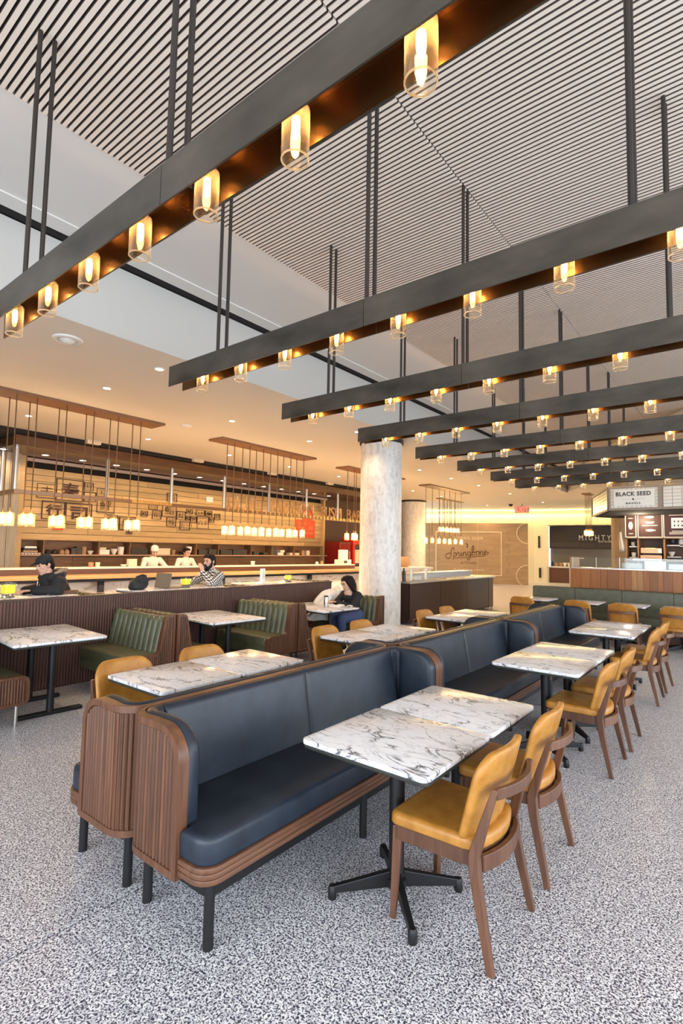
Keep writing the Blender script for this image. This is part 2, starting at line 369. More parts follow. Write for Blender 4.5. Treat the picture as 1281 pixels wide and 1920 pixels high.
# enclosing walls: glass front along x=7 and glass end at y=-4.5 (daylight), solid walls elsewhere
gm = mat('mullion', (0.05, 0.05, 0.055), 0.4, 0.5)
w1 = MB().box(6.95, -4.5, 0, 7.1, 16, 0.12).build('window_1', gm); struct(w1)
MB().box(6.95, -4.5, 4.1, 7.1, 16, 5.06).build('unseen_head_block', MT['white'], w1)  # unseen head above the glass, added to cut direct daylight on the fascia
for k in range(9): MB().box(6.95, -4.5 + k * 2.5, 0.12, 7.08, -4.42 + k * 2.5, 4.9).build('mullion', gm, w1)
w2 = MB().box(-5, -4.6, 0, 7.1, -4.5, 0.12).build('window_2', gm); struct(w2)
MB().box(-5, -4.6, 4.1, 7.1, -4.5, 5.06).build('unseen_head_block', MT['white'], w2)  # same unseen daylight block over the glass end
struct(MB().box(-14.7, -4.65, 0, -5, -4.5, 5.06).build('wall_back', MT['white']))
for k in range(5): MB().box(-5 + k * 3, -4.6, 0.12, -4.9 + k * 3, -4.5, 4.9).build('mullion', gm, w2)
struct(MB().box(7.0, 16, 0, 7.2, 36, 5.2).build('wall_right', MT['white']))
struct(MB().box(-14.7, -4.6, 0, -14.5, 4.0, 5).build('wall_left', MT['white']))
roof = MB().box(-22, -6, 5.2, 8, 36, 5.4).build('ceiling_deck', MT['white']); struct(roof)

# far wall, lit by a cove: two straight runs
FA, FB, FC = Vector((-20, 26.53)), Vector((-10, 30.9)), Vector((4, 32.8))
fwm = mat('far_wall_paint', (0.80, 0.72, 0.52), 0.85)
def run(a, b): d = (b - a).normalized(); return d, Vector((d.y, -d.x))
d1, n1 = run(FA, FB); d2, n2 = run(FB, FC)
def wallbox(name, a, b, z0, z1, th, m, off=0.0, parent=None, b0=None):
    d, n = run(a, b); p = [a + n * off, b + n * off, b + n * (off - th), a + n * (off - th)]
    return MB().slab([tuple(q) for q in (p[0], p[1], p[2], p[3])], z0, z1).build(name, m, parent)
struct(wallbox('wall_far_left', FA, FB, 0, 4.15, 0.2, fwm)); 
# the second run has a recess for the dark kitchen: built around the opening
O0, O1 = 0.8, 4.2
def along(s): return FB + d2 * s
wf = wallbox('wall_far', along(0), along(O0), 0, 4.15, 0.2, fwm); struct(wf)
wallbox('upper_panel', along(O0), along(O1), 3.25, 4.15, 0.2, fwm, parent=wf)
wallbox('end_panel', along(O1), along(14), 0, 4.15, 0.2, fwm, parent=wf)
darkm = mat('kitchen_black', (0.018, 0.014, 0.013), 0.5)
wallbox('recess_back', along(O0), along(O1), 0, 4.1, 0.1, darkm, -1.2, wf)
wallbox('recess_ceiling', along(O0), along(O1), 3.25, 3.3, 1.2, darkm, 0, wf)
cv = wallbox('trim_1', FA, FB, 4.02, 4.06, 0.16, MT['white'], 0.36); struct(cv)
for a, b in ((FA, FB), (FB, FC)):
    d, n = run(a, b); c = (a + b) / 2 + n * 0.22
    lamp('cove_lamp', 'AREA', (c.x, c.y, 4.08), P_COVE * 0.5, (1.0, 0.74, 0.28), (0, 0, math.atan2(d.y, d.x)), shape='RECTANGLE', size=(b - a).length, size_y=0.08)
    # tilt the strip towards the wall
    o = bpy.context.scene.collection.objects[-1]; o.rotation_euler = (math.radians(-32), 0, math.atan2(d.y, d.x))
    if a == FB: cv2 = wallbox('trim_2', a, b, 4.02, 4.06, 0.16, MT['white'], 0.36); struct(cv2)
# black wall slots (door pulls and sconces) on the pale bit of wall
for i, (s, z0, z1) in enumerate(((0.30, 1.98, 2.67), (0.34, 0.25, 0.82))):
    p = along(s) + n2 * 0.02
    o = tag(MB().box(-0.055, -0.03, z0, 0.055, 0.03, z1).build('wall_sconce', darkm), ('narrow black upright wall box on the pale glowing wall', 'lower narrow dark upright bar on a rod by the pale wall')[i], 'sconce'); o.location = (p.x, p.y, 0); o.rotation_euler = (0, 0, math.atan2(d2.y, d2.x))

# marble tiled column and a second one further back
def column(name, x, y, r, z1, rows, cols, tilem, ring):
    base = MB().lathe([(r - 0.012, 0), (r - 0.012, z1)], n=48).build(name, mat('grout', (0.70, 0.68, 0.65), 0.9)); base.location = (x, y, 0); struct(base)
    tl = [MB(), MB(), MB()]; rr = random.Random(3)
    for j in range(cols):
        zo = rr.random() * z1 / rows
        for i in range(-1, rows):
            z0, z2 = max(0, z1 * i / rows + zo), min(z1, z1 * (i + 1) / rows + zo - 0.0018); off = 0
            a0 = 2 * PI * (j + off) / cols; a1 = 2 * PI * (j + off + 1) / cols - 0.0013 / r; ro = r + rr.uniform(-0.001, 0.001)
            vs = []
            for a in (a0, a1):
                for q in (r - 0.015, ro):
                    for z in (z0, z2): vs.append((q * math.cos(a), q * math.sin(a), z))
            rr.choice(tl).add(vs, [(0, 1, 3, 2), (4, 6, 7, 5), (2, 3, 7, 6), (1, 5, 7, 3), (0, 2, 6, 4)])
    for q_, m_ in zip(tl, tilem): stuff(q_.build('tiles', m_, base))
    MB().lathe([(r + 0.03, z1 - 0.09), (r + 0.03, z1 + 0.01), (r - 0.02, z1 + 0.01), (r - 0.02, z1 - 0.09), (r + 0.03, z1 - 0.09)], n=40).build('ring', ring, base)
    return base
tm = []
for lo, mi, hi in (((.55, .53, .50), (.76, .745, .72), (.82, .81, .79)), ((.48, .46, .43), (.73, .71, .68), (.80, .785, .765)), ((.44, .42, .39), (.67, .645, .61), (.78, .76, .74))):
    tm_ = mat('column_tile', mi, 0.45); tm.append(tm_); t = NT(tm_); mp = t.coord((14, 14, 7)); nz = t.n('ShaderNodeTexNoise', i_Scale=1.0, i_Detail=8.0, i_Roughness=0.7); t.l(mp, 'Vector', nz, 'Vector')
    rp = t.ramp([(0.28, lo), (0.45, mi), (0.62, hi)]); t.l(nz, 'Fac', rp, 'Fac'); t.l(rp, 'Color', t.b, 'Base Color')
column('column', -6.51, 9.65, 0.465, 4.15, 17, 52, tm, MT['rod'])
column('column_2', -13.1, 22.3, 0.62, 4.15, 16, 52, tm, MT['rod'])
cw = mat('column_wood', (0.5, 0.36, 0.2), 0.6); t = NT(cw); mp = t.coord((14, 14, 1.2))
nz = t.n('ShaderNodeTexNoise', i_Scale=1.0, i_Detail=5.0); t.l(mp, 'Vector', nz, 'Vector'); rp = t.ramp([(0.3, (0.34, 0.25, 0.15)), (0.7, (0.52, 0.40, 0.26))]); t.l(nz, 'Fac', rp, 'Fac'); t.l(rp, 'Color', t.b, 'Base Color')
c3 = MB().lathe([(0.47, 0), (0.47, 4.15)], n=40).build('column_3', cw, smooth=40); c3.location = (-2.95, 18.0, 0); struct(c3)
# ------------------------------------------------------------------ eight hanging bronze beams with glass lamps
ZB0, ZB1, GAP = 3.146, 3.332, 0.158
XL, XR, XS = -4.17, 2.62, -1.955
lampx = [-3.765 + 0.5075 * k for k in range(13)]
glm = MB()
glm.lathe([(0.050, -0.125), (0.050, 0.055), (0.046, 0.062), (0.018, 0.066)], n=28)
rim_me = MB().lathe([(0.0505, -0.125), (0.0510, -0.128), (0.0505, -0.131), (0.0465, -0.131), (0.046, -0.128), (0.0465, -0.125), (0.0505, -0.125)], n=28)
rim_me.f = [f for f in rim_me.f if len(f) == 4]; rim_me = rim_me.mesh('rim', MT['glassrim'], 60)
glm.v, glm.f = glm.v, [f for f in glm.f if len(f) == 4]
glass_me = glm.mesh('glass_shade', MT['glass'], 40)
bulb_me = MB().lathe([(0.0, -0.055), (0.010, -0.046), (0.0150, -0.025), (0.0150, 0.022), (0.009, 0.034)], n=10).mesh('bulb', MT['bulb'], 60)
sock_me = MB().lathe([(0.013, 0.03), (0.015, 0.036), (0.015, 0.062), (0.026, 0.066), (0.026, 0.075), (0.0, 0.075)], n=14).mesh('socket', MT['brass'], 40)
def linear_pendant(y, label):
    t = thing('linear_pendant', label, 'pendant light', (0, y, 0), group='bronze beams with glass lamps')
    # facing plates: steel outside, bronze inside
    for x0, x1 in ((XL, XS - .002), (XS + .002, XR)):
        MB().box(x0, 0, ZB0, x1, 0.007, ZB1).build('near_plate', MT['gunmetal'], t)
        MB().box(x0, GAP - .007, ZB0, x1, GAP, ZB1).build('far_plate', MT['gunmetal'], t)
        MB().box(x0, 0.0072, ZB0 + .001, x1, 0.0095, ZB1 - .012).build('bronze_lining', MT['bronze'], t)
        MB().box(x0, GAP - .0095, ZB0 + .001, x1, GAP - .0072, ZB1 - .012).build('bronze_lining', MT['bronze'], t)
        MB().box(x0 + .03, 0.0095, ZB1 - .03, x1, GAP - .0095, ZB1 - .022).build('web', MT['bronze'], t)
    for x in (-3.51, -1.955, -0.40, 1.15):
        for yy in (0.035, GAP - 0.035):
            MB().cyl((x, yy, ZB1 - .03), (x, yy, 5.05), 0.015, 8).build('rod', MT['rod'], t, smooth=40)
    for x in lampx:
        l = piece('glass_lamp', glass_me, t, (x, GAP / 2, ZB0 + .036))
        piece('bulb', bulb_me, l); piece('socket', sock_me, l); piece('rim', rim_me, l)
BY = [1.17, 2.665, 4.135, 5.60, 7.15, 8.655, 10.2, 11.62]
for k, y in enumerate(BY):
    linear_pendant(y, f'bronze light beam with glass lamps, {ORD[k]} of eight counted away from the banquette end')
# ------------------------------------------------------------------ tan leather chair
def chair_proto():
    t = thing('dining_chair', '', 'chair')
    wn, ln = MT['walnut'], MT['tan']
    # seat: straight front, rounded rear
    poly = [(-0.235, 0.235), ]
    poly = []
    for i in range(4): a = -PI + 0; 
    def arc(cx, cy, r, a0, a1, n=4): return [(cx + r * math.cos(a0 + (a1 - a0) * i / n), cy + r * math.sin(a0 + (a1 - a0) * i / n)) for i in range(n + 1)]
    rear = [(-0.205 + 0.41 * i / 8, -0.175 - 0.045 * math.sin(PI * i / 8)) for i in range(9)]
    poly = rear + [(0.222, -0.12)] + arc(0.195, 0.195, 0.045, 0, PI / 2) + arc(-0.195, 0.195, 0.045, PI / 2, PI) + [(-0.222, -0.12)]
    MB().slab(poly, 0.424, 0.480, 0.026, 4, 0.010).build('seat', ln, t, smooth=50)
    fr = [(x * 0.97, y * 0.97) for x, y in poly]
    inner = [(x * 0.86, y * 0.86) for x, y in poly]
    # wooden seat rail: a ring under the cushion
    k = len(fr); rb = MB(); vs = []
    for z in (0.362, 0.4235):
        vs += [(x, y, z) for x, y in fr] + [(x, y, z) for x, y in inner]
    fs = []
    for i in range(k):
        j = (i + 1) % k
        fs += [(i, j, 2 * k + j, 2 * k + i), (k + j, k + i, 3 * k + i, 3 * k + j), (i, k + i, k + j, j), (2 * k + i, 2 * k + j, 3 * k + j, 3 * k + i)]
    rb.add(vs, fs).build('seat_rail', wn, t)
    # backrest pad: rounded upper corners, gently bowed, leaning back
    pad = MB(); nx, nz = 12, 12; w = 0.232; z0, z1 = 0.462, 0.832
    def prof(v):   # half width at height v (0..1)
        zz = z0 + (z1 - z0) * v; d = zz - (z1 - 0.115); e = (z0 + 0.03) - zz
        h = w if d <= 0 else w - 0.115 + math.sqrt(max(0, 0.115 ** 2 - d * d))
        if e > 0: h = min(h, w - 0.03 + math.sqrt(max(0, 0.03 ** 2 - e * e)))
        return h
    vv = [0, 0.02, 0.05, 0.09, 0.2, 0.35, 0.5, 0.62, 0.72, 0.79, 0.85, 0.90, 0.94, 0.97, 0.99, 1.0]
    def pt(u, v, side):
        h = prof(v); x = u * h; zz = z0 + (z1 - z0) * v
        lean = -0.155 - 0.095 * (zz - z0) / (z1 - z0)
        bow = 0.045 * (x / w) ** 2
        ed = min(1.0, (1 - abs(u)) * h / 0.022); ev = min(1.0, min(v, 1 - v) * (z1 - z0) / 0.022); th = 0.017 * math.sqrt(max(0.0, 1 - (1 - min(ed, ev)) ** 2)) + 0.003
        return (x, lean + bow + side * th, zz)
    uu = [-1, -0.97, -0.9, -0.75, -0.5, -0.25, 0, 0.25, 0.5, 0.75, 0.9, 0.97, 1]
    vs, fs = [], []; nu, nv = len(uu), len(vv)
    for side in (1, -1):
        for v in vv:
            for u in uu: vs.append(pt(u, v, side))
    o = nu * nv
    for i in range(nv - 1):
        for j in range(nu - 1):
            a = i * nu + j; fs += [(a, a + 1, a + nu + 1, a + nu), (o + a + nu, o + a + nu + 1, o + a + 1, o + a)]
    for j in range(nu - 1): fs += [(j + 1, j, o + j, o + j + 1)]; b = (nv - 1) * nu; fs += [(b + j, b + j + 1, o + b + j + 1, o + b + j)]
    for i in range(nv - 1): a = i * nu; fs += [(a, a + nu, o + a + nu, o + a)]; b = a + nu - 1; fs += [(b + nu, b, o + b, o + b + nu)]
    pad.add(vs, fs).build('backrest', ln, t, smooth=60)
    # legs: front pair straight, rear pair sweeping up into the back posts
    for s in (-1, 1):
        MB().bar((s * 0.212, 0.225, 0.0), (s * 0.205, 0.205, 0.415), 0.028, 0.028, 0.044, 0.044).build('leg', wn, t, bevel=0.004)
    for s in (-1, 1):
        rl = MB(); pts = [((s * 0.245, -0.255, 0.0), 0.027, 0.030), ((s * 0.226, -0.185, 0.33), 0.034, 0.046), ((s * 0.221, -0.175, 0.42), 0.034, 0.048), ((s * 0.212, -0.222, 0.58), 0.031, 0.034), ((s * 0.205, -0.262, 0.705), 0.028, 0.026)]
        vs, fs = [], []
        for p, wx, wy in pts:
            for i, j in ((-1, -1), (1, -1), (1, 1), (-1, 1)): vs.append((p[0] + i * wx / 2, p[1] + j * wy / 2, p[2]))
        for a in range(len(pts) - 1):
            for i in range(4): fs.append((a * 4 + i, a * 4 + (i + 1) % 4, a * 4 + 4 + (i + 1) % 4, a * 4 + 4 + i))
        fs += [(3, 2, 1, 0), tuple(range(len(vs) - 4, len(vs)))]
        rl.add(vs, fs).build('leg', wn, t, bevel=0.004)
    def rail(zc, h, y0, sag, th, name, x1=0.2):
        vs, fs = [], []; n = 8
        for i in range(n + 1):
            x = -x1 + 2 * x1 * i / n; y = y0 - sag * (1 - (x / x1) ** 2)
            for dy, dz in ((-th / 2, -h / 2), (th / 2, -h / 2), (th / 2, h / 2), (-th / 2, h / 2)): vs.append((x, y + dy, zc + dz))
        for i in range(n):
            for j in range(4): fs.append((i * 4 + j, i * 4 + (j + 1) % 4, i * 4 + 4 + (j + 1) % 4, i * 4 + 4 + j))
        fs += [(0, 1, 2, 3), tuple(range(n * 4 + 3, n * 4 - 1, -1))]
        MB().add(vs, fs).build(name, wn, t, bevel=0.003)
    rail(0.682, 0.046, -0.258, 0.048, 0.022, 'top_rail')
    rail(0.386, 0.066, -0.196, 0.042, 0.024, 'rear_rail')
    return t
chair0 = chair_proto(); used_chair = [False]
def place_chair(x, y, rz, label, group):
    if not used_chair[0]:
        used_chair[0] = True; chair0.location = (x, y, 0); chair0.rotation_euler = (0, 0, rz); chair0['label'] = label; chair0['group'] = group; return chair0
    return dup(chair0, (x, y, 0), rz, label, group)
for i, y in enumerate((2.345, 3.04, 4.68, 5.37, 7.08, 7.80)):
    place_chair(-1.117 + (0, .004, -.006, .006, 0, .01)[i], y, PI / 2 + (0, .02, -.02, .015, .01, -.03)[i], f'tan leather chair on the open aisle side, {ORD[i]} of six from the camera end', 'chairs on the aisle side of the blue banquettes')
for i, y in enumerate((2.11, 2.80, 4.44, 5.12, 6.66, 7.36)):
    place_chair(-3.515, y, -PI / 2 + (.02, -.01, 0, .02, -.02, 0)[i], f'tan leather chair between booths and banquette, {ORD[i]} of six from the camera end', 'chairs on the booth side of the blue banquettes')
for i, x in enumerate((-3.53, -2.53, -1.79, -1.01)):
    place_chair(x, 10.38, 0.02 * (i - 1), f'tan leather chair seen from behind facing the olive bench, {ORD[i]} from its pale end', 'chairs facing the olive bench')

# ------------------------------------------------------------------ marble tables
def table_proto(name, sx, sy, label, feet):
    t = thing(name, label, 'table')
    MB().slab(rrect(-sx / 2, -sy / 2, sx / 2, sy / 2, 0.035), 0.727, 0.752, 0.006, 2).build('tabletop', MT['marble'], t, smooth=50)
    MB().slab(rrect(-sx / 2 + .003, -sy / 2 + .003, sx / 2 - .003, sy / 2 - .003, 0.034), 0.707, 0.7268, 0.0, rb=.012).build('table_edge', MT['edge'], t)
    if feet == 'cross':
        MB().lathe([(0.12, 0.695), (0.12, 0.700), (0.038, 0.694), (0.0375, 0.09), (0.05, 0.085), (0.05, 0.045), (0.0, 0.045)], n=20).build('pedestal', MT['black'], t, smooth=40)
        for k in range(4):
            a = PI / 4 + k * PI / 2; c, s = math.cos(a), math.sin(a)
            f = MB().bar((c * 0.03, s * 0.03, 0.082), (c * 0.31, s * 0.31, 0.045), 0.032, 0.075, 0.026, 0.032).build('foot', MT['black'], t, bevel=0.004)
            g = MB().lathe([(0.019, 0), (0.021, 0.006), (0.021, 0.05), (0.015, 0.062), (0, 0.063)], n=14).build('glide', MT['black'], f, smooth=40); g.location = (c * 0.315, s * 0.315, 0)
    else:
        for sgn in (-1, 1):
            x = sgn * (sx / 2 - 0.26)
            MB().lathe([(0.10, 0.694), (0.10, 0.700), (0.034, 0.692), (0.034, 0.03), (0, 0.03)], c=(x, 0, 0), n=18).build('pedestal', MT['black'], t, smooth=40)
            MB().bar((x, -0.30, 0.018), (x, 0.30, 0.018), 0.07, 0.036).build('foot', MT['black'], t, bevel=0.006)
    return t
tb = table_proto('marble_table', 0.70, 0.6755, '', 'cross'); first = True
k = 0
for side, xc in (('aisle', -1.415), ('booth', -3.31)):
    for j, yc in enumerate((2.275, 2.952, 4.645, 5.322, 7.015, 7.692)):
        y = yc - (0.04 if side == 'booth' and j > 1 else 0) - (0.07 if side == 'booth' and j > 3 else 0)
        lab = f'square marble table on the {side} side of the banquettes, {ORD[j]} from the camera end'
        if first: tb.location = (xc, y, 0); tb['label'] = lab; tb['group'] = 'marble tables along the blue banquettes'; first = False
        else: dup(tb, (xc, y, 0), 0, lab, 'marble tables along the blue banquettes')
t2 = table_proto('booth_table', 1.12, 0.86, '', 'twin'); t2['group'] = 'booth tables'
for j, (x, y, rz, w) in enumerate(((-5.80, 2.37, -.06, 'before the ribbed brown partition, by the first green booth'), (-5.70, 4.50, -.05, 'between the two green booth benches'), (-5.54, 6.40, -.04, 'where the woman in black sits'))):
    lab = 'white marble booth table ' + w
    if j == 0: t2.location = (x, y, 0); t2.rotation_euler = (0, 0, rz); t2['label'] = lab
    else: dup(t2, (x, y, 0), rz, lab, 'booth tables')
ft = table_proto('bench_table', 0.60, 0.70, '', 'cross'); ft['group'] = 'tables along the olive bench'
for j, x in enumerate((-3.46, -2.56, -1.80, -0.98)):
    lab = f'small marble table before the olive bench, {ORD[j]} along it from the pale end'
    if j == 0: ft.location = (x, 10.95, 0); ft['label'] = lab
    else: dup(ft, (x, 10.95, 0), 0, lab, 'tables along the olive bench')

# ------------------------------------------------------------------ blue leather banquettes, back to back
ZT, RC, UE, LEN = 0.885, 0.13, 0.43, 2.36
def shell_path(L, n=7):
    pts = [(UE, 0.0), (UE - .05, 0), (UE - .10, 0), (UE - .15, 0), (UE - .2, 0), (RC + .03, 0)]
    pts += [(RC - RC * math.sin(PI / 2 * i / n), RC - RC * math.cos(PI / 2 * i / n)) for i in range(n + 1)]
    m = int(L / 0.12)
    pts += [(0, RC + (L - 2 * RC) * i / m) for i in range(1, m)]
    pts += [(RC - RC * math.cos(PI / 2 * i / n), L - RC + RC * math.sin(PI / 2 * i / n)) for i in range(n + 1)]
    pts += [(RC + .03, L), (UE - .2, L), (UE - .15, L), (UE - .10, L), (UE - .05, L), (UE, L)]
    s = [0.0]
    for a, b in zip(pts, pts[1:]): s.append(s[-1] + math.dist(a, b))
    return pts, s
def path_at(pts, ss, s):
    s = max(0, min(ss[-1], s)); i = 0
    while i < len(ss) - 2 and ss[i + 1] < s: i += 1
    t = (s - ss[i]) / max(1e-9, ss[i + 1] - ss[i]); a, b = Vector(pts[i]), Vector(pts[i + 1]); p = a.lerp(b, t)
    pa, pb = Vector(pts[max(0, i - (1 if t < .5 else 0))]), Vector(pts[min(len(pts) - 1, i + (2 if t >= .5 else 1))])
    d = (pb - pa).normalized(); return p, Vector((d.y, -d.x)) * -1   # inward normal: towards the sitter
def ztop(s, S, top=ZT, r=0.15):
    d = r - min(s, S - s)
    return top if d <= 0 else top - r + math.sqrt(max(0, r * r - d * d))
def banquette(y0, mx, label, slatted):
    t = thing('blue_banquette', label, 'banquette', (-2.385 if mx > 0 else -2.397, y0, 0), group='blue leather banquettes')
    pts, ss = shell_path(LEN); S = ss[-1]
    inw = []
    def P(s, off, z):
        p, n = path_at(pts, ss, s)
        # make sure the normal points to the sitter's side
        c = Vector((0.5, LEN / 2)) - p
        if n.dot(c) < 0: n = -n
        q = p + n * off; return (mx * q.x, q.y, z)
    def wd(s):
        k = min(1, max(0, (min(s, S - s) - .22) / .25)); return .046 - .030 * (k * k * (3 - 2 * k))
    def sheet(name, s0, s1, o0, o1, zb, topf, m, ns=None, parent=t, smooth=None, bulge=0.0, endr=0.0, lean=0.0, qm=.7):
        ns = ns or max(6, int((s1 - s0) / 0.04)); vs, fs = [], []; sec = 12
        fr_ = [i / ns for i in range(ns + 1)]
        if endr: e_ = endr / (s1 - s0); fr_ = sorted({0, e_ * .12, e_ * .4, e_ * .75, 1 - e_ * .75, 1 - e_ * .4, 1 - e_ * .12, 1} | {f for f in fr_ if e_ <= f <= 1 - e_})
        ns = len(fr_) - 1
        for f in fr_:
            s = s0 + (s1 - s0) * f; ob = o0; o0_ = wd(s) - .004 if o0 < 0 else o0; o1_ = o0_ + o1 if o0 < 0 else o1
            de = min(s - s0, s1 - s); q = 1.0
            if endr and de < endr: q = math.sqrt(max(0, 1 - (1 - de / endr) ** 2)) * (1 - qm) + qm
            zt = topf(s); th = (o1_ - o0_) * q; h = zt - zb
            rt = min(bulge, th * 0.5, h * 0.45) if bulge else 0
            loop = [(o0_, zb), (o0_ + th + lean, zb)]
            if rt: 
                ln = lambda z: lean * (1 - (z - zb) / max(h, 1e-3))
                loop += [(o0_ + th + ln(zb + h * .5), zb + h * .5)]
                loop += [(o0_ + th - rt + rt * math.cos(PI / 2 * a / 3), zt - rt + rt * math.sin(PI / 2 * a / 3) - (0.006 * (1 - q))) for a in range(4)]
                loop += [(o0_ + rt - rt * math.sin(PI / 2 * a / 3), zt - rt + rt * math.cos(PI / 2 * a / 3) - (0.006 * (1 - q))) for a in range(4)]
            else: loop += [(o0_ + th, zt), (o0_, zt)]
            for o, z in loop: vs.append(P(s, o, z))
            k = len(loop)
        for i in range(ns):
            for j in range(k): fs.append((i * k + j, i * k + (j + 1) % k, (i + 1) * k + (j + 1) % k, (i + 1) * k + j))
        fs += [tuple(range(k - 1, -1, -1)), tuple(range(ns * k, ns * k + k))]
        return MB().add(vs, fs).build(name, m, parent, smooth=smooth)
    wn = MT['walnut']; a_end = UE - RC + RC * PI / 2 + 0.02
    shell = sheet('shell', 0.008, S - .008, 0.004, 0.014, 0.264, lambda s: ztop(s, S) - .004, wn, ns=90)
    # frame band round the shell outline: foot band, both end edges, top band
    def strip(line, w, o0, o1):
        vs, fs = [], []; n = len(line)
        for i, (s, z) in enumerate(line):
            a, b = Vector(line[max(0, i - 1)]), Vector(line[min(n - 1, i + 1)]); d = (b - a).normalized(); nn = Vector((-d.y, d.x))
            for o, kk in ((o0, 0), (o1, 0), (o1, w), (o0, w)):
                q = Vector((s, z)) + nn * kk; qs = min(S, max(0, q.x)); vs.append(P(qs, o(qs) if callable(o) else o, q.y))
        for i in range(n - 1):
            for j in range(4): fs.append((i * 4 + j, i * 4 + (j + 1) % 4, i * 4 + 4 + (j + 1) % 4, i * 4 + 4 + j))
        fs += [(3, 2, 1, 0), tuple(range(n * 4 - 4, n * 4))]
        return vs, fs
    r = 0.15; line = [(S * i / 100, 0.262) for i in range(100)] + [(S, 0.262), (S, 0.4), (S, 0.6)] + [(S - r + r * math.cos(PI / 2 * i / 8), ZT - r + r * math.sin(PI / 2 * i / 8)) for i in range(9)]
    line += [(S - r - (S - 2 * r) * i / 90, ZT) for i in range(1, 91)] + [(r - r * math.sin(PI / 2 * i / 8), ZT - r + r * math.cos(PI / 2 * i / 8)) for i in range(1, 9)] + [(0, 0.6), (0, 0.4), (0, 0.2945)]
    MB().add(*strip(line, 0.032, -0.006, wd)).build('frame', wn, t, smooth=35)  # thick at the ends, thin along the back
    if slatted:
        n = 15
        for i in range(n):
            s = 0.045 + i * 0.0265
            if s > a_end + 0.06: break
            zt = ztop(max(0, s - 0.012), S) - 0.036; vs, fs = [], []
            for z in (0.294, zt):
                for q in range(5):
                    a = PI * q / 4; vs.append(P(s + 0.0100 * math.cos(a), 0.009 - 0.0125 * math.sin(a), z))
            fs = [(q, q + 1, q + 6, q + 5) for q in range(4)] + [(4, 0, 5, 9), (4, 3, 2, 1, 0), (5, 6, 7, 8, 9)]
            MB().add(vs, fs).build('slat', wn, shell, smooth=50)
    # upholstery: two wings and two back panels
    lt = lambda s: ztop(s, S, ZT - 0.002, 0.17) if min(s, S - s) < .3 else ZT - 0.002
    bl = MT['blue']
    sheet('wing', 0.006, a_end, -1, 0.072, 0.44, lambda s: ztop(s, S, ZT + .006, .155), bl, smooth=60, bulge=0.034, endr=0.022, qm=.78)
    sheet('back_panel', a_end, S / 2, -1, 0.075, 0.40, lambda s: ZT + .004, bl, smooth=60, bulge=0.032, endr=0.014, lean=0.075, qm=.86)
    sheet('back_panel', S / 2, S - a_end, -1, 0.075, 0.40, lambda s: ZT + .004, bl, smooth=60, bulge=0.032, endr=0.014, lean=0.075, qm=.86)
    sheet('wing', S - a_end, S - 0.006, -1, 0.072, 0.44, lambda s: ztop(s, S, ZT + .006, .155), bl, smooth=60, bulge=0.034, endr=0.022, qm=.78)
    # seat, layered rail, plinth, legs
    def sp(d, u0=0.10):
        e = 0.605 + d; rr = 0.085 + d; a, b = 0.012 - d, LEN - 0.012 + d
        pl = [(u0, 0.055), (UE - .002, 0.055), (UE + .004, a)]
        pl += [(e - rr + rr * math.sin(PI / 2 * i / 5), a + rr - rr * math.cos(PI / 2 * i / 5)) for i in range(6)]
        pl += [(e - rr + rr * math.cos(PI / 2 * i / 5), b - rr + rr * math.sin(PI / 2 * i / 5)) for i in range(6)]
        pl += [(UE + .004, b), (UE - .002, LEN - 0.055), (u0, LEN - 0.055)]
        return [(mx * u, y) for u, y in (pl if mx > 0 else pl[::-1])]
    MB().slab(sp(0), 0.358, 0.478, 0.032, 4, 0.012).build('seat_cushion', bl, t, smooth=50)
    rl = MB()
    for i in range(3): rl.slab(sp(0.008), 0.286 + i * 0.024, 0.286 + i * 0.024 + 0.0235, 0.004, 2, 0.004)
    rl.build('seat_rail', MT['walnut_x'], t, smooth=50)
    MB().slab([(mx * a_, b_) for a_, b_ in rrect(.10, .075, .555, LEN - .075, .05)][::mx], 0.205, 0.285).build('plinth', MT['black'], t)
    for u in (0.085, 0.545):
        for y in (0.09, LEN / 2 + .02, LEN - 0.09):
            MB().cyl((mx * u, y, 0), (mx * u, y, 0.284), 0.0225, 14).build('leg', MT['black'], t, smooth=40)
    return t
for j, y0 in enumerate((1.385, 3.755, 6.125)):
    banquette(y0, 1, f'blue leather banquette facing the open aisle, {ORD[j]} of three from the camera end', j == 0)
    banquette(y0, -1, f'blue leather banquette facing the green booths, {ORD[j]} of three from the camera end', j == 0)
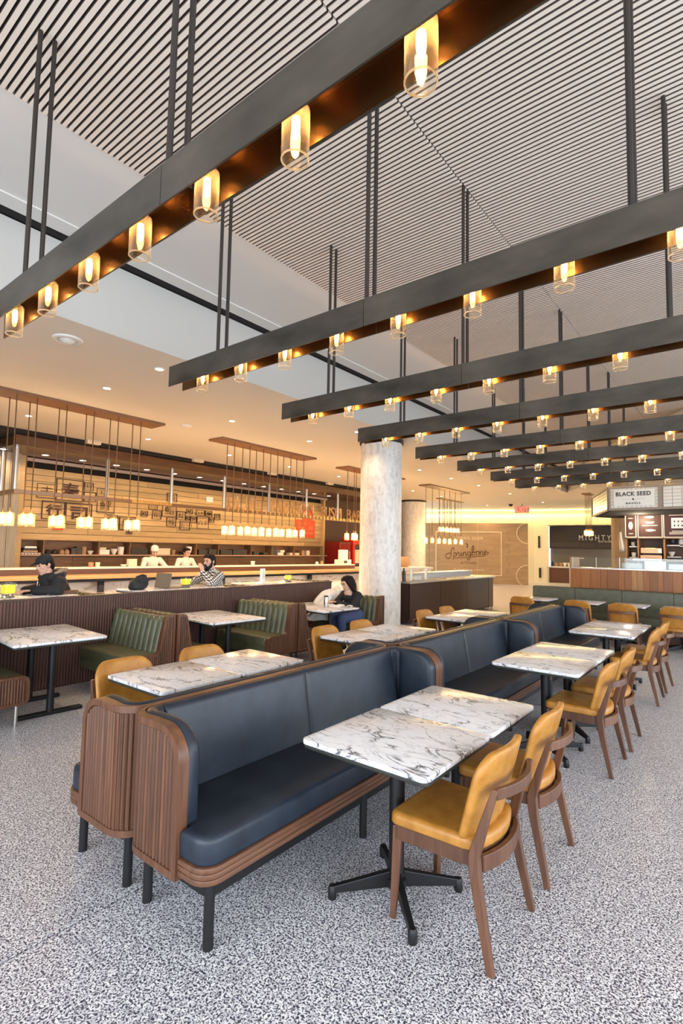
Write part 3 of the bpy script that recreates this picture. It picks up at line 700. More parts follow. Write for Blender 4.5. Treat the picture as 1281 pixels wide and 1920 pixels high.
# ------------------------------------------------------------------ green channelled booth benches with ribbed walnut ends
LB = 1.14
def bench(mx, label, lm='green'):
    """origin: foot of the back at the aisle end; local x runs to the wall (times mx), local y is the way it faces"""
    t = thing('booth_bench', label, 'bench', group='green booth benches')
    n = 10; ch = (LB - 0.06) / n; sec = [(0.045, 0.845), (0.075, 0.862), (0.105, 0.850), (0.125, 0.80), (0.145, 0.70), (0.170, 0.58), (0.195, 0.44)]
    vs, fs = [], []; cols = []
    for c in range(n):
        for q in (0.0, 0.12, 0.3, 0.5, 0.7, 0.88): cols.append((0.05 + (c + q) * ch, q))
    cols.append((0.05 + n * ch, 0.0))
    for x, q in cols:
        b = 0.026 * (math.sin(PI * q) ** 0.6 if q > 0 else 0)
        for i, (y, z) in enumerate(sec):
            vs.append((mx * x, y + b * (0.5 if i < 2 else 1), z + (b * .7 if i < 3 else 0)))
        vs.append((mx * x, 0.03, 0.44)); vs.append((mx * x, 0.03, 0.84))
    k = len(sec) + 2
    for i in range(len(cols) - 1):
        for j in range(k): fs.append((i * k + j, i * k + (j + 1) % k, (i + 1) * k + (j + 1) % k, (i + 1) * k + j))
    fs += [tuple(range(k)), tuple(range(len(vs) - 1, len(vs) - k - 1, -1))]
    MB().add(vs, fs).build('backrest', MT[lm], t, smooth=65)
    pl = rrect(0.05, 0.08, LB - .01, 0.555, 0.05, 4)
    if mx < 0: pl = [(-x, y) for x, y in pl[::-1]]
    MB().slab(pl, 0.335, 0.462, 0.035, 4, 0.012).build('seat_cushion', MT[lm], t, smooth=50)
    MB().box(mx * .05 if mx > 0 else -LB + .01, .06, .21, LB - .01 if mx > 0 else -.05, .535, .334).build('seat_base', MT[lm], t)
    # ribbed end panel: outline in (y, z)
    out = [(0.0, 0.20), (0.53, 0.20), (0.562, 0.215), (0.578, 0.245), (0.578, 0.40), (0.560, 0.445), (0.52, 0.466), (0.225, 0.466), (0.20, 0.50), (0.135, 0.835), (0.115, 0.875), (0.08, 0.886), (0.0, 0.886)]
    def prism(poly, x0, x1):
        k = len(poly); v = [(mx * x0, y, z) for y, z in poly] + [(mx * x1, y, z) for y, z in poly]
        return v, [tuple(range(k)), tuple(range(2 * k - 1, k - 1, -1))] + [(i, (i + 1) % k, (i + 1) % k + k, i + k) for i in range(k)]
    ep = MB().add(*prism(out, 0.0, 0.045)).build('end_panel', MT['walnut'], t)
    c = Vector((0.2, 0.42)); fr = MB(); kk = len(out)
    def ins(i, d):
        a, b, cc = Vector(out[i - 1]), Vector(out[i]), Vector(out[(i + 1) % kk]); t1, t2 = (b - a).normalized(), (cc - b).normalized()
        n1, n2 = Vector((-t1.y, t1.x)), Vector((-t2.y, t2.x)); m = n1 + n2; return b + m / max(0.5, m.dot(n1)) * d
    for i in range(kk):
        j = (i + 1) % kk; a, b, a2, b2 = Vector(out[i]), Vector(out[j]), ins(i, 0.028), ins(j, 0.028)
        v = [(mx * x, p.x, p.y) for x in (-0.016, 0.0) for p in (a, b, b2, a2)]
        fr.add(v, [(0, 1, 2, 3), (7, 6, 5, 4), (0, 4, 5, 1), (1, 5, 6, 2), (2, 6, 7, 3), (3, 7, 4, 0)])
    fr.build('trim', MT['walnut'], ep)
    rb = MB(); y = 0.04
    while y < 0.55:
        zt = 0.858 if y < 0.10 else (0.84 - (y - 0.12) * 4.6 if y < 0.20 else 0.436)
        if y > 0.53: zt = 0.40
        vs = [(mx * (-0.012 * math.sin(PI * q / 4)), y + 0.0105 * math.cos(PI * q / 4), z) for z in (0.228, zt) for q in range(5)]
        rb.add(vs, [(q, q + 1, q + 6, q + 5) for q in range(4)] + [(4, 3, 2, 1, 0), (5, 6, 7, 8, 9)]); y += 0.0245
    stuff(rb.build('ribs', MT['walnut'], ep, smooth=60))
    MB().box(mx * 0.045 if mx > 0 else -LB, 0.0, 0.20, LB if mx > 0 else -0.045, 0.035, 0.86).build('back_board', MT['flute'], t)
    for y in (0.03, 0.50):
        for x in (0.06,): MB().cyl((mx * x, y, 0), (mx * x, y, 0.335), 0.016, 10).build('leg', MT['steel'] if y > .4 else MT['black'], t, smooth=40)
    return t
# facing away from / towards the camera side of the row, at the four dividers
b1 = bench(1, 'green ribbed booth bench before the ribbed partition, with its back to the second bench'); b1.location = (-5.29, 3.60, 0); b1.rotation_euler = (0, 0, PI + .0)
G = 'green booth benches'
dup(b1, (-5.20, 5.57, 0), PI, 'green ribbed booth bench facing the camera end, beside the steel legged middle divider', G)
dup(b1, (-5.08, 7.66, 0), PI, 'green ribbed booth bench that the woman in black sits on', G)
b2 = bench(-1, 'walnut ended booth bench cut by the frame edge, its rounded ribbed seat end showing'); b2.location = (-5.31, 1.50, 0)
dup(b2, (-5.27, 3.62, 0), 0, 'walnut ended bench behind the first green bench, its seat under the second table', G)
dup(b2, (-5.18, 5.59, 0), 0, 'walnut ended bench back to back with the second green bench, opposite the woman', G)
# raised rows behind the partition
plat = MB().box(-9.7, -4, 0, -6.52, 8.0, 0.30).build('floor_platform', mat('platform_wood', (0.12, 0.07, 0.04), 0.5)); struct(plat)
for y, w in ((3.42, 'behind the man in the black cap'), (5.78, 'behind the man in the plaid shirt'), (8.0, 'at the end of the raised tables, under the pendant lights')):
    dup(b1, (-6.62, y, 0.30), PI, 'raised olive channelled bench ' + w, G).scale = (1, 1, .86)

# ------------------------------------------------------------------ ribbed brown partition
pa = MB().box(-6.53, -4, 0, -6.465, 7.90, 1.035).build('partition', MT['flute']); struct(pa)
rb = MB(); y = -1.0
while y < 7.88:
    vs = [(-6.465 + 0.013 * math.sin(PI * q / 4), y + 0.0145 * math.cos(PI * q / 4), z) for z in (0.02, 1.03) for q in range(5)]
    rb.add(vs, [(q, q + 1, q + 6, q + 5) for q in range(4)] + [(5, 6, 7, 8, 9)]); y += 0.034
stuff(rb.build('ribs', MT['flute'], pa, smooth=60))
MB().box(-6.535, -4, 1.035, -6.45, 7.91, 1.055).build('cap', MT['flute'], pa)

rt = table_proto('raised_table', 0.62, 1.5, '', 'cross')
for j, (y, w) in enumerate(((2.35, 'where the man in the black cap sits'), (4.62, 'where the man in plaid sits'), (6.72, 'with the white card on it'))):
    lab = 'marble table on the raised level, ' + w
    if j == 0: rt.location = (-6.87, y, 0.305); rt['label'] = lab; rt['group'] = 'raised marble tables'
    else: dup(rt, (-6.87, y, 0.305), 0, lab, 'raised marble tables')
TZ = 0.305 + 0.752
# things on the raised tables
yel = mat('yellow_wax', (0.85, 0.78, 0.04), 0.4, emit=(0.85, 0.75, 0.03), es=0.25)
for (x, y, w, s) in ((-6.66, 2.32, 'beside the man in the black cap', 1.0), (-6.70, 4.72, 'beside the open laptop', 0.9), (-6.70, 6.93, 'on the table past the white card', 0.85)):
    t = thing('candle_glass', 'square clear glass with a yellow candle, ' + w, 'candle', (x, y, TZ), 0.2, 'yellow candle glasses')
    h = 0.062 * s; H = 0.175 * s
    gb = MB(); gb.slab(rrect(-h, -h, h, h, 0.012, 2), 0.0, H, 0).build('glass', MT['clear'], t)
    MB().slab(rrect(-h + .008, -h + .008, h - .008, h - .008, 0.01, 2), 0.055, H * 0.86, 0.004, 2).build('candle', yel, t)
    rr = random.Random(2); st = MB()
    for k in range(16): st.ell((rr.uniform(-h + .018, h - .018), rr.uniform(-h + .018, h - .018), 0.014 + 0.02 * (k % 2)), (0.013, 0.013, 0.010), None, 6, 4)
    stuff(st.build('pebbles', mat('pebble', (0.12, 0.11, 0.1), 0.4), t))
lapm = mat('laptop_shell', (0.23, 0.20, 0.155), 0.4, 0.5)
t = thing('laptop', 'open grey laptop turned away, before the man in plaid', 'laptop', (-6.80, 4.55, TZ), 0.15)
MB().slab(rrect(-0.11, -0.16, 0.11, 0.16, 0.012, 3), 0.0, 0.014, 0.003, 2).build('base', lapm, t)
sc_ = MB().slab(rrect(-0.16, -0.11, 0.16, 0.11, 0.012, 3), 0.0, 0.008, 0.002, 2)
sc_.xf(Matrix.Translation((0.0, -0.165, 0.118)) @ Matrix.Rotation(math.radians(80), 4, 'X') @ Matrix.Rotation(0, 4, 'Z')).build('lid', lapm, t)
for c in t.children: pass
bagm = mat('black_bag_cloth', (0.02, 0.02, 0.022), 0.75)
t = thing('shoulder_bag', 'slouched black shoulder bag lying by the laptop', 'bag', (-6.82, 4.02, TZ), 0.2)
bg = MB(); n = 14; prof = [(0, 0.0), (0.55, 0.0), (0.9, 0.02), (1.0, 0.06), (0.93, 0.12), (0.7, 0.165), (0.35, 0.178), (0, 0.17)]; vs = []; fs = []
for i, (r, z) in enumerate(prof):
    for j in range(n):
        a = 2 * PI * j / n; w = 1 + 0.09 * math.sin(3 * a + i) ; vs.append((0.095 * r * math.cos(a) * w, 0.155 * r * math.sin(a) * w, z + 0.03 * math.sin(a) * (i / 7) + 0.01 * math.sin(5 * a) * (i > 3)))
for i in range(len(prof) - 1):
    for j in range(n): fs.append((i * n + j, i * n + (j + 1) % n, (i + 1) * n + (j + 1) % n, (i + 1) * n + j))
bg.add(vs, fs).build('body', bagm, t, smooth=70)
MB().tube([(0.02, -0.12, 0.10), (0.05, -0.08, 0.19), (0.05, 0.02, 0.215), (0.03, 0.10, 0.20), (0.0, 0.15, 0.11)], 0.009, 8).build('strap', bagm, t, smooth=60)
MB().bar((0.1, -0.08, 0.13), (0.105, 0.10, 0.15), 0.012, 0.05).build('flap', bagm, t, bevel=0.005)
for i, (y, z, a) in enumerate(((3.16, 0.0, 0.1), (3.22, 0.014, -0.12), (3.20, 0.028, 0.3))):
    t = thing('menu_board', ('lowest', 'middle', 'top')[i] + ' brown menu cover stacked on the raised table behind the parka', 'menu', (-6.86, y - .22, TZ + z), a, 'brown menu covers')
    MB().slab(rrect(-0.12, -0.17, 0.12, 0.17, 0.01, 2), 0, 0.013, 0.002, 1).build('cover', mat('menu_brown', (0.16, 0.075, 0.04), 0.5), t)
    MB().box(-0.112, -0.172, 0.004, 0.112, 0.16, 0.009).build('pages', MT['paper'], t)
t = thing('table_card', 'upright white card standing on the raised table past the plaid shirt', 'card', (-6.76, 6.34, TZ), 0.5)
MB().bar((-0.02, 0, 0.13), (0.02, 0, 0.13), 0.17, 0.26).build('card', MT['paper'], t); MB().box(-0.05, -0.05, 0, 0.05, 0.05, 0.008).build('foot', MT['paper'], t)
gr = mat('grey_print', (0.45, 0.45, 0.45), 0.8)
for k in range(4): MB().box(0.0203, -0.045, 0.09 + 0.035 * k, 0.0208, 0.045 - 0.02 * (k % 2), 0.098 + 0.035 * k).build('print', gr, t)
# on the woman's table
t = thing('steel_tumbler', 'slim polished steel tumbler on the booth table by the woman', 'tumbler', (-5.36, 6.42, 0.752))
MB().lathe([(0.0, 0), (0.034, 0), (0.037, 0.01), (0.037, 0.16), (0.033, 0.168), (0, 0.168)], n=20).build('cup', MT['steel'], t, smooth=40)
MB().lathe([(0.034, 0.168), (0.034, 0.185), (0.0, 0.187)], n=20).build('lid', MT['black'], t, smooth=40)
t = thing('open_book', 'open white book under the arms of the woman in black', 'book', (-5.40, 6.66, 0.752), 0.3)
for s in (-1, 1):
    vs, fs = [], []
    for i in range(7):
        x = 0.15 * i / 6; z = 0.028 * math.sin(min(1, i / 3) * PI / 2) * (1 - 0.35 * i / 6)
        for yy, zz in ((-0.12, z), (0.12, z), (0.12, 0.0), (-0.12, 0.0)): vs.append((s * x, yy, zz + .001))
    for i in range(6):
        for j in range(4): fs.append((i * 4 + j, i * 4 + (j + 1) % 4, i * 4 + 4 + (j + 1) % 4, i * 4 + 4 + j))
    fs += [(0, 1, 2, 3), (27, 26, 25, 24)]
    MB().add(vs, fs).build('pages', MT['paper'], t, smooth=50)
t = thing('napkin', 'crumpled white napkin by the table edge near the woman', 'napkin', (-5.16, 6.78, 0.752), 0.5)
vs, fs = [], []
for i in range(7):
    for j in range(7):
        vs.append((-.05 + .1 * i / 6, -.06 + .12 * j / 6, 0.006 + 0.022 * abs(math.sin(i * 1.3 + j * .7)) * math.sin(PI * (i + .5) / 7)))
for i in range(6):
    for j in range(6): fs.append((i * 7 + j, i * 7 + j + 1, i * 7 + 8 + j, i * 7 + 7 + j))
o = MB().add(vs, fs).build('cloth', MT['paper'], t, smooth=60); so = o.modifiers.new('th', 'SOLIDIFY'); so.thickness = 0.003
# white coat draped over the inner bench end by the partition
cm = mat('white_coat', (0.80, 0.79, 0.76), 0.85)
t = thing('white_coat', 'bulky white coat heaped on the bench beside the woman in black', 'coat', (-5.95, 7.18, 0.46), -0.15)
vs, fs = [], []; nu, nv = 26, 13
for i in range(nv):
    f = i / (nv - 1); a = f * PI / 2
    for j in range(nu):
        th = 2 * PI * j / nu; w = 1 + 0.06 * math.sin(4 * th + 2 * f) + 0.05 * math.sin(7 * th)
        rx, ry = 0.30, 0.44
        r = math.cos(a) ** 0.75
        vs.append((rx * r * math.cos(th) * w, ry * r * math.sin(th) * w + 0.12 * math.sin(a), 0.50 * math.sin(a) ** 1.15 + 0.012 * math.sin(6 * th + 5 * f)))
for i in range(nv - 1):
    for j in range(nu): fs.append((i * nu + j, i * nu + (j + 1) % nu, (i + 1) * nu + (j + 1) % nu, (i + 1) * nu + j))
MB().add(vs, fs).build('body', cm, t, smooth=70)
sl = MB().tube([(0.2, -0.15, 0.40), (0.28, -0.30, 0.30), (0.24, -0.46, 0.16), (0.16, -0.56, 0.06)], [0.07, 0.075, 0.06, 0.045], 12); sl.build('sleeve', cm, t, smooth=70)
MB().tube([(-0.12, 0.22, 0.44), (0.02, 0.20, 0.52), (0.16, 0.16, 0.45)], [0.045, 0.055, 0.045], 10).build('collar', cm, t, smooth=70)
# ------------------------------------------------------------------ sushi bar: plank wall, shelves, counter, canopy, hanging letters
plankm = wood('pale_plank', (0.42, 0.27, 0.12), (0.56, 0.38, 0.18), (4, 1.6, 30), 0.55, 0.06)
pierm = wood('grey_plank', (0.30, 0.25, 0.19), (0.45, 0.39, 0.31), (30, 30, 1.5), 0.65)
brownm = wood('shelf_wood', (0.16, 0.075, 0.032), (0.25, 0.125, 0.06), (4, 2, 20), 0.5)
soff = wood('canopy_wood', (0.085, 0.036, 0.015), (0.14, 0.063, 0.028), (3, 1.5, 12), 0.22, 0.02)
bw = MB().box(-14.5, 3.2, 0, -14.24, 16.6, 5.0).build('wall_sushi', MT['void']); struct(bw)
rows = 11; z0, z1 = 1.785, 3.60; rr = random.Random(11)
for i in range(rows):
    za, zb = z0 + (z1 - z0) * i / rows, z0 + (z1 - z0) * (i + 1) / rows - 0.012; y = 5.0
    while y < 16.55:
        y2 = min(16.55, y + rr.uniform(1.6, 3.6)); y2 = 16.55 if 16.55 - y2 < .5 else y2
        MB().box(-14.25, y, za, -14.17 + rr.uniform(-.012, .012), y2 - 0.006, zb).build('plank', plankm, bw); y = y2
MB().box(-14.26, 16.55, 0.9, -14.05, 16.66, 3.75).build('edge_post', plankm, bw)
# grey pier at its end
pr = MB().box(-14.2, 2.4, 0, -13.66, 4.86, 3.95).build('wall_pier', pierm); struct(pr)
for k in range(11): MB().box(-13.66, 2.42 + k * 0.222, 0, -13.63 + .006 * (k % 3), 2.42 + k * 0.222 + 0.212, 3.93).build('plank', pierm, pr)
MB().box(-14.2, 4.86, 0, -13.8, 5.02, 3.95).build('edge_post', plankm, pr)
# kanji in dark frames
ink = mat('ink', (0.05, 0.015, 0.01), 0.7); redm = mat('red_seal', (0.62, 0.07, 0.02), 0.6)
ART = [(5.44, 5.92, 2.86, 3.22, '夫'), (5.9, 6.61, 2.83, 3.4, '寿'), (6.63, 6.87, 3.15, 3.37, '貝'), (6.63, 6.95, 2.86, 3.12, ''), (6.97, 7.24, 3.03, 3.25, '天'), (6.99, 7.49, 2.58, 2.99, '鮃'), (5.58, 6.15, 2.32, 2.79, '行'), (6.17, 6.86, 2.21, 2.79, '司'),
       (7.24, 7.62, 2.23, 2.53, '魚'), (7.66, 8.18, 2.13, 2.51, '鰹'), (7.88, 8.07, 2.01, 2.11, '鮨'), (8.32, 8.54, 2.55, 2.72, '鱈'), (8.56, 8.85, 2.78, 2.95, '貝'), (8.69, 9.0, 2.49, 2.75, '鯛'), (9.02, 9.52, 2.59, 2.99, '鮨'), (9.17, 9.52, 3.06, 3.33, '鮪'),
       (9.54, 9.86, 2.52, 2.79, '鮭'), (9.19, 9.52, 2.3, 2.57, '鰻'), (9.67, 10.04, 2.21, 2.48, 'カツ'), (9.88, 10.12, 2.73, 2.88, '鮮'), (9.88, 10.04, 2.51, 2.66, '鯖'), (10.06, 10.29, 2.46, 2.66, '鯵'), (10.25, 10.6, 2.70, 2.89, '海胆'), (10.31, 10.77, 2.27, 2.67, '穴子'), (10.63, 10.9, 2.69, 2.88, '鰤'), (10.79, 10.99, 2.5, 2.67, '鮎'), (11.0, 11.24, 2.6, 2.8, '鯉')]
for ya, yb, za, zb, chx in ART:
    w = 0.018 if yb - ya > .5 else 0.011; x0, x1 = -14.185, -14.145
    f = MB().box(x0, ya, za, x1, yb, za + w).box(x0, ya, zb - w, x1, yb, zb).box(x0, ya, za + w, x1, ya + w, zb - w).box(x0, yb - w, za + w, x1, yb, zb - w).build('kanji_frame', ink, bw)
    if chx:
        s = min(yb - ya, zb - za) * 0.72
        text('kanji', chx, ink, f, (-14.150, (ya + yb) / 2, (za + zb) / 2), (PI / 2, 0, PI / 2), width=(yb - ya) * (0.66 if len(chx) == 1 else .8), size=s, depth=0.006, squeeze=(zb - za) * (0.66 if len(chx) == 1 else .4), bold=0.006 if s > .3 else -0.004)
MB().box(-14.185, 5.86, 2.05, -14.15, 6.13, 2.2).build('red_seal', redm, bw)
text('seal_mark', '印', plankm, bw, (-14.149, 5.995, 2.125), (PI / 2, 0, PI / 2), width=0.2, size=0.12, depth=0.003, squeeze=.1)
for (ya, yb, za, zb) in ((14.95, 16.14, 2.12, 2.84), (15.45, 16.0, 2.86, 3.25)):
    MB().box(-14.185, ya, za, -14.155, yb, zb).build('red_panel', redm, bw)
lrm = mat('red_light', (0.80, 0.22, 0.10), 0.6)
for k, (s, z) in enumerate((('ちらし', 2.70), ('すし屋', 2.52))): text('red_lettering', s, lrm, bw, (-14.152, 15.55, z), (PI / 2, 0, PI / 2), width=0.95, size=.15, depth=.003, squeeze=.13)
MB().box(-14.185, 15.05, 2.30, -14.152, 16.05, 2.33).build('red_rule', lrm, bw)
tag(MB().box(-14.19, 10.63, 3.16, -14.13, 10.90, 3.35).build('wall_panel', MT['paper'], None, bevel=.008), 'small square white box fixed high on the pale plank wall', 'wall box')
# shelf recess
sh = MB().box(-14.24, 5.0, 1.42, -14.22, 16.55, 1.78).build('back_shelf', brownm); tag(sh, 'long brown wall shelf with dividers below the pale planks', 'shelf')
MB().box(-14.22, 5.0, 1.385, -13.82, 16.55, 1.42).build('board', wood('shelf_edge', (0.32, 0.19, 0.12), (0.42, 0.26, 0.17), (3, 2, 20)), sh)
MB().box(-14.22, 5.0, 1.768, -13.86, 16.55, 1.786).build('top_board', brownm, sh)
for y in (5.02, 5.55, 6.95, 7.85, 8.58, 10.10, 10.98, 12.42, 13.42, 14.6): MB().box(-14.22, y, 1.42, -13.86, y + 0.03, 1.768).build('divider', brownm, sh)
for k in range(8): MB().box(-14.24, 5.0 + k * 1.44, 0.0, -14.20, 5.0 + k * 1.44 + 1.43, 1.385).build('wall_panel', brownm, bw)
bc = thing('back_counter', 'dark work counter along the wall behind the chefs', 'counter', (0, 0, 0)); MB().box(-14.19, 5.06, 0.86, -13.55, 16.3, 0.90).build('top', MT['steel'], bc); MB().box(-14.19, 5.08, 0, -13.6, 16.28, 0.86).build('body', brownm, bc)
# crockery and boxes on the shelf
blk = mat('black_ware', (0.02, 0.018, 0.018), 0.4); wht = mat('white_ware', (0.82, 0.79, 0.72), 0.3); clay = mat('clay_ware', (0.42, 0.24, 0.12), 0.5); kraft = mat('cream_box', (0.72, 0.62, 0.46), 0.7)
bowl_p = [(0.0, 0), (0.35, 0), (0.38, 0.1), (0.7, 0.45), (0.97, 0.95), (1.0, 1.0), (0.93, 1.0), (0.6, 0.45), (0.0, 0.2)]
cup_p = [(0.0, 0), (0.8, 0), (0.85, 0.1), (1.0, 1.0), (0.92, 1.0), (0.78, 0.15), (0, 0.12)]
jar_p = [(0, 0), (0.7, 0), (1.0, 0.2), (1.0, 0.65), (0.6, 0.85), (0.65, 1.0), (0, 1.0)]
vase_p = [(0, 0), (0.45, 0), (0.4, 0.12), (0.75, 0.3), (1.0, 0.7), (0.95, 1.0), (0.85, 1.0), (0.0, 0.5)]
def ware(kind, y, r, h, m, label, x=-14.0, z=1.42):
    prof = dict(bowl=bowl_p, cup=cup_p, jar=jar_p, vase=vase_p)[kind]
    o = MB().lathe([(a * r, b * h) for a, b in prof], n=18).build(kind, m, smooth=45); o.location = (x, y, z); tag(o, label, kind); return o
def crate(name, y, w, d, h, m, label, x=-14.02, z=1.42, lid=True):
    t = thing(name, label, 'box', (x, y, z)); MB().box(-d / 2, -w / 2, 0, d / 2, w / 2, h * (.72 if lid else 1)).build('body', m, t, bevel=.006)
    if lid: MB().box(-d / 2 - .006, -w / 2 - .006, h * .72, d / 2 + .006, w / 2 + .006, h).build('lid', m, t, bevel=.006)
    return t
for i in range(4): crate('lacquer_tray', 5.28, 0.36 - .03 * i, 0.26, 0.045, (blk, clay, blk, wht)[i], f'{("lowest", "second", "third", "topmost")[i]} tray stacked in the first shelf bay by the grey pier', z=1.42 + .05 * i, lid=False)
for i in range(6):
    o = ware('bowl', 5.10 + .075 * i, 0.045, 0.04, wht, f'tiny white bowl before the stacked trays, {ORD[i]} from the grey pier', x=-13.89)
for i, y in enumerate((5.72, 5.88, 6.06, 6.19)): ware('jar', y, 0.065, 0.12 + .01 * (i % 2), (blk, blk, clay, clay)[i], f'small {("black", "black", "clay", "clay")[i]} jar in the second shelf bay, {ORD[i]} from its divider')
for i, y in enumerate((6.33, 6.47)): crate('black_box', y, 0.13, 0.2, 0.17 + .03 * i, blk, f'black lidded box in the second shelf bay, {("shorter", "taller")[i]} of the two')
ware('cup', 6.62, 0.07, 0.2, clay, 'pale brown tall cup beside the black lidded boxes'); ware('bowl', 6.80, 0.09, 0.10, wht, 'shallow white bowl at the end of the second shelf bay')
crate('white_box', 7.15, 0.28, 0.22, 0.13, wht, 'white box under a folded cloth in the third shelf bay'); crate('cloth_bundle', 7.12, 0.18, 0.16, 0.06, kraft, 'folded pale cloth lying on the white box', z=1.553, lid=False)
ware('bowl', 7.46, 0.10, 0.16, wht, 'deep white bowl by the tall white beaker'); ware('cup', 7.66, 0.09, 0.22, wht, 'tall white beaker at the third divider')
crate('dark_case', 8.18, 0.52, 0.25, 0.19, blk, 'wide dark case in the shelf bay above the capped chef', lid=False)
crate('cream_box', 8.90, 0.58, 0.24, 0.19, kraft, 'long cream carton on the shelf past the dark case'); ware('cup', 9.36, 0.06, 0.15, clay, 'brown cup beside the long cream carton')
for i, y in enumerate((9.62, 9.74)): ware('bowl', y, 0.075, 0.10, blk, f'black bowl behind the capped chef, {("nearer the carton", "nearer the white vase")[i]}')
ware('vase', 9.92, 0.10, 0.26, wht, 'white footed vase on the shelf between the two chefs')
for i, (y, w) in enumerate(((10.4, 0.36), (10.78, 0.32), (11.35, 0.5), (11.95, 0.62))): crate('dark_bundle', y, w, 0.26, 0.17 + .02 * (i % 2), blk, f'dark cloth bundle on the shelf beyond the chefs, {ORD[i]} of four', lid=False)
for i, (y, w) in enumerate(((12.7, 0.26), (13.15, 0.2), (13.6, 0.24))): crate('dark_tray', y, w, 0.25, (0.13, 0.09, 0.26)[i], blk, f'black tray stack near the red wall panel, {("first and low", "second and flat", "third and tallest")[i]}', lid=False)
for i, (y, z, w) in enumerate(((13.95, 1.42, .3), (14.05, 1.52, .22), (14.55, 1.42, .2), (14.85, 1.42, .25), (15.2, 1.42, .14), (15.5, 1.42, .18))): crate('paper_packet', y, w, 0.2, 0.09 + .1 * (i > 3), (wht, wht, kraft, kraft, clay, kraft)[i], f'pale packet below the red wall panel, {ORD[i]} along the shelf', z=z, lid=False)

# counter in front of the chefs
CR = -0.10
ct = thing('sushi_counter', 'long sushi counter with pale marble front, wooden bar top and dark riser', 'counter', (-10.72, 1.2, 0), CR)
ul = lamp('bar_strip_lamp', 'AREA', (-.06, 6, .94), 150, (1, .75, .48), shape='RECTANGLE', size=.06, size_y=12); ul.parent = ct; ul.rotation_euler = (0, math.radians(-38), 0)
LC = 12.3
pm = mat('front_marble', (0.78, 0.70, 0.60), 0.35); t = NT(pm); mp = t.coord((1.5, 0.7, 2.4)); nz = t.n('ShaderNodeTexNoise', i_Scale=3.0, i_Detail=8.0, i_Distortion=1.2); t.l(mp, 'Vector', nz, 'Vector')
rp = t.ramp([(0.35, (0.52, 0.42, 0.32)), (0.45, (0.78, 0.71, 0.62)), (0.7, (0.84, 0.79, 0.71))]); t.l(nz, 'Fac', rp, 'Fac'); t.l(rp, 'Color', t.b, 'Base Color')
for k in range(8): MB().box(-0.34, k * LC / 8 + .003, 0.02, -0.30, (k + 1) * LC / 8 - .003, 0.93).build('marble_panel', pm, ct)
MB().box(-0.60, 0, 0.02, -0.345, LC, 0.96).build('carcass', MT['black'], ct)
MB().box(-0.345, 0, 0.945, -0.01, LC + .3, 1.0).build('bar_shadow_strip', MT['black'], ct)  # black strip stands in for the shadow under the bar top
MB().box(-0.60, -0.02, 1.0, 0.02, LC + .35, 1.065).build('bar_top', wood('bar_top_wood', (0.50, 0.30, 0.13), (0.66, 0.43, 0.20), (20, 2, 20), 0.35), ct, bevel=.006)
MB().box(-0.66, 0, 1.065, -0.60, LC, 1.175).build('riser', mat('riser_brown', (0.10, 0.042, 0.022), 0.45), ct)
MB().box(-1.05, 0, 1.175, -0.585, LC, 1.205).build('ledge', mat('ledge_white', (0.84, 0.80, 0.72), 0.35), ct, bevel=.004)
for k in range(5): MB().box(-0.24, 1.2 + k * 2.9, 0.02, -0.14, 1.3 + k * 2.9, 0.945).build('post', MT['black'], ct)
def onledge(y, off=-0.8): m = Matrix.Translation((-10.72, 1.2, 0)) @ Matrix.Rotation(CR, 4, 'Z'); p = m @ Vector((off, y - 1.2, 1.206)); return p
for i, (y, kind, r, h, m, lab) in enumerate(((5.36, 'cup', .055, .10, clay, 'brown cup on the white counter ledge behind the parka'), (5.50, 'cup', .05, .10, kraft, 'cream cup beside the brown cup on the counter ledge'), (6.07, 'bowl', .08, .05, wht, 'small white dish on the ledge beside the cream holder'), (9.6, 'cup', .06, .11, wht, 'white cup on the ledge past the plaid shirt'), (12.0, 'jar', .05, .09, wht, 'small round white pot above the white table card'), (12.2, 'jar', .045, .11, clay, 'small brown pot next to the round white pot'))):
    p = onledge(y); ware(kind, 0, r, h, m, lab, x=p.x, z=p.z).location = p
p = onledge(6.25); t = crate('bamboo_box', 0, 0.20, 0.1, 0.17, kraft, 'tall cream holder on the ledge before the capped chef', lid=False); t.location = p
# checkout end: white block, register, bags
ck = thing('checkout_counter', 'white topped checkout block at the far end of the sushi counter', 'counter', (-9.3, 14.1, 0), -0.1)
MB().box(-1.3, 0, 0.02, 0.0, 2.6, 1.02).build('body', pm, ck); MB().box(-1.35, -.05, 1.02, .05, 2.65, 1.10).build('top', MT['white'], ck)
MB().box(0.0, 0.25, 0.02, 0.10, 0.35, 1.02).build('post', MT['black'], ck)
def chk(x, y): m = Matrix.Translation((-9.3, 14.1, 1.101)) @ Matrix.Rotation(-.1, 4, 'Z'); return m @ Vector((x, y, 0))
t = thing('register', 'cream and grey register with a card reader on the checkout block', 'register', chk(-0.9, -.0), 0.1); t.location = onledge(13.1, -0.75)
MB().box(-.16, -.26, 0, .16, .26, .15).build('base', wht, t, bevel=.01); MB().box(-.03, -.25, .15, .03, .25, .46).build('screen', mat('screen_back', (0.75, 0.72, 0.55), .4), t, bevel=.01); MB().box(0.161, -.2, .04, .165, 0, .12).build('keypad', blk, t)
for i, (x, y, m, lab, h) in enumerate(((-0.5, 0.25, kraft, 'brown paper bag with a round stamp on the checkout block', .42), (-0.35, 0.95, wht, 'white card display on the checkout block', .34), (-0.4, 1.55, clay, 'brown basket of packets beside the white column', .36))):
    t = thing(('paper_bag', 'card_display', 'packet_basket')[i], lab, ('bag', 'display', 'basket')[i], chk(x, y), 0.3)
    MB().bar((0, 0, 0), (0, 0, h), .26, .2, .30, .2).build('body', m, t, bevel=.008)
    MB().box(.101, -.07, h * .45, .104, .07, h * .8).build('print', (clay, blk, kraft)[i], t)
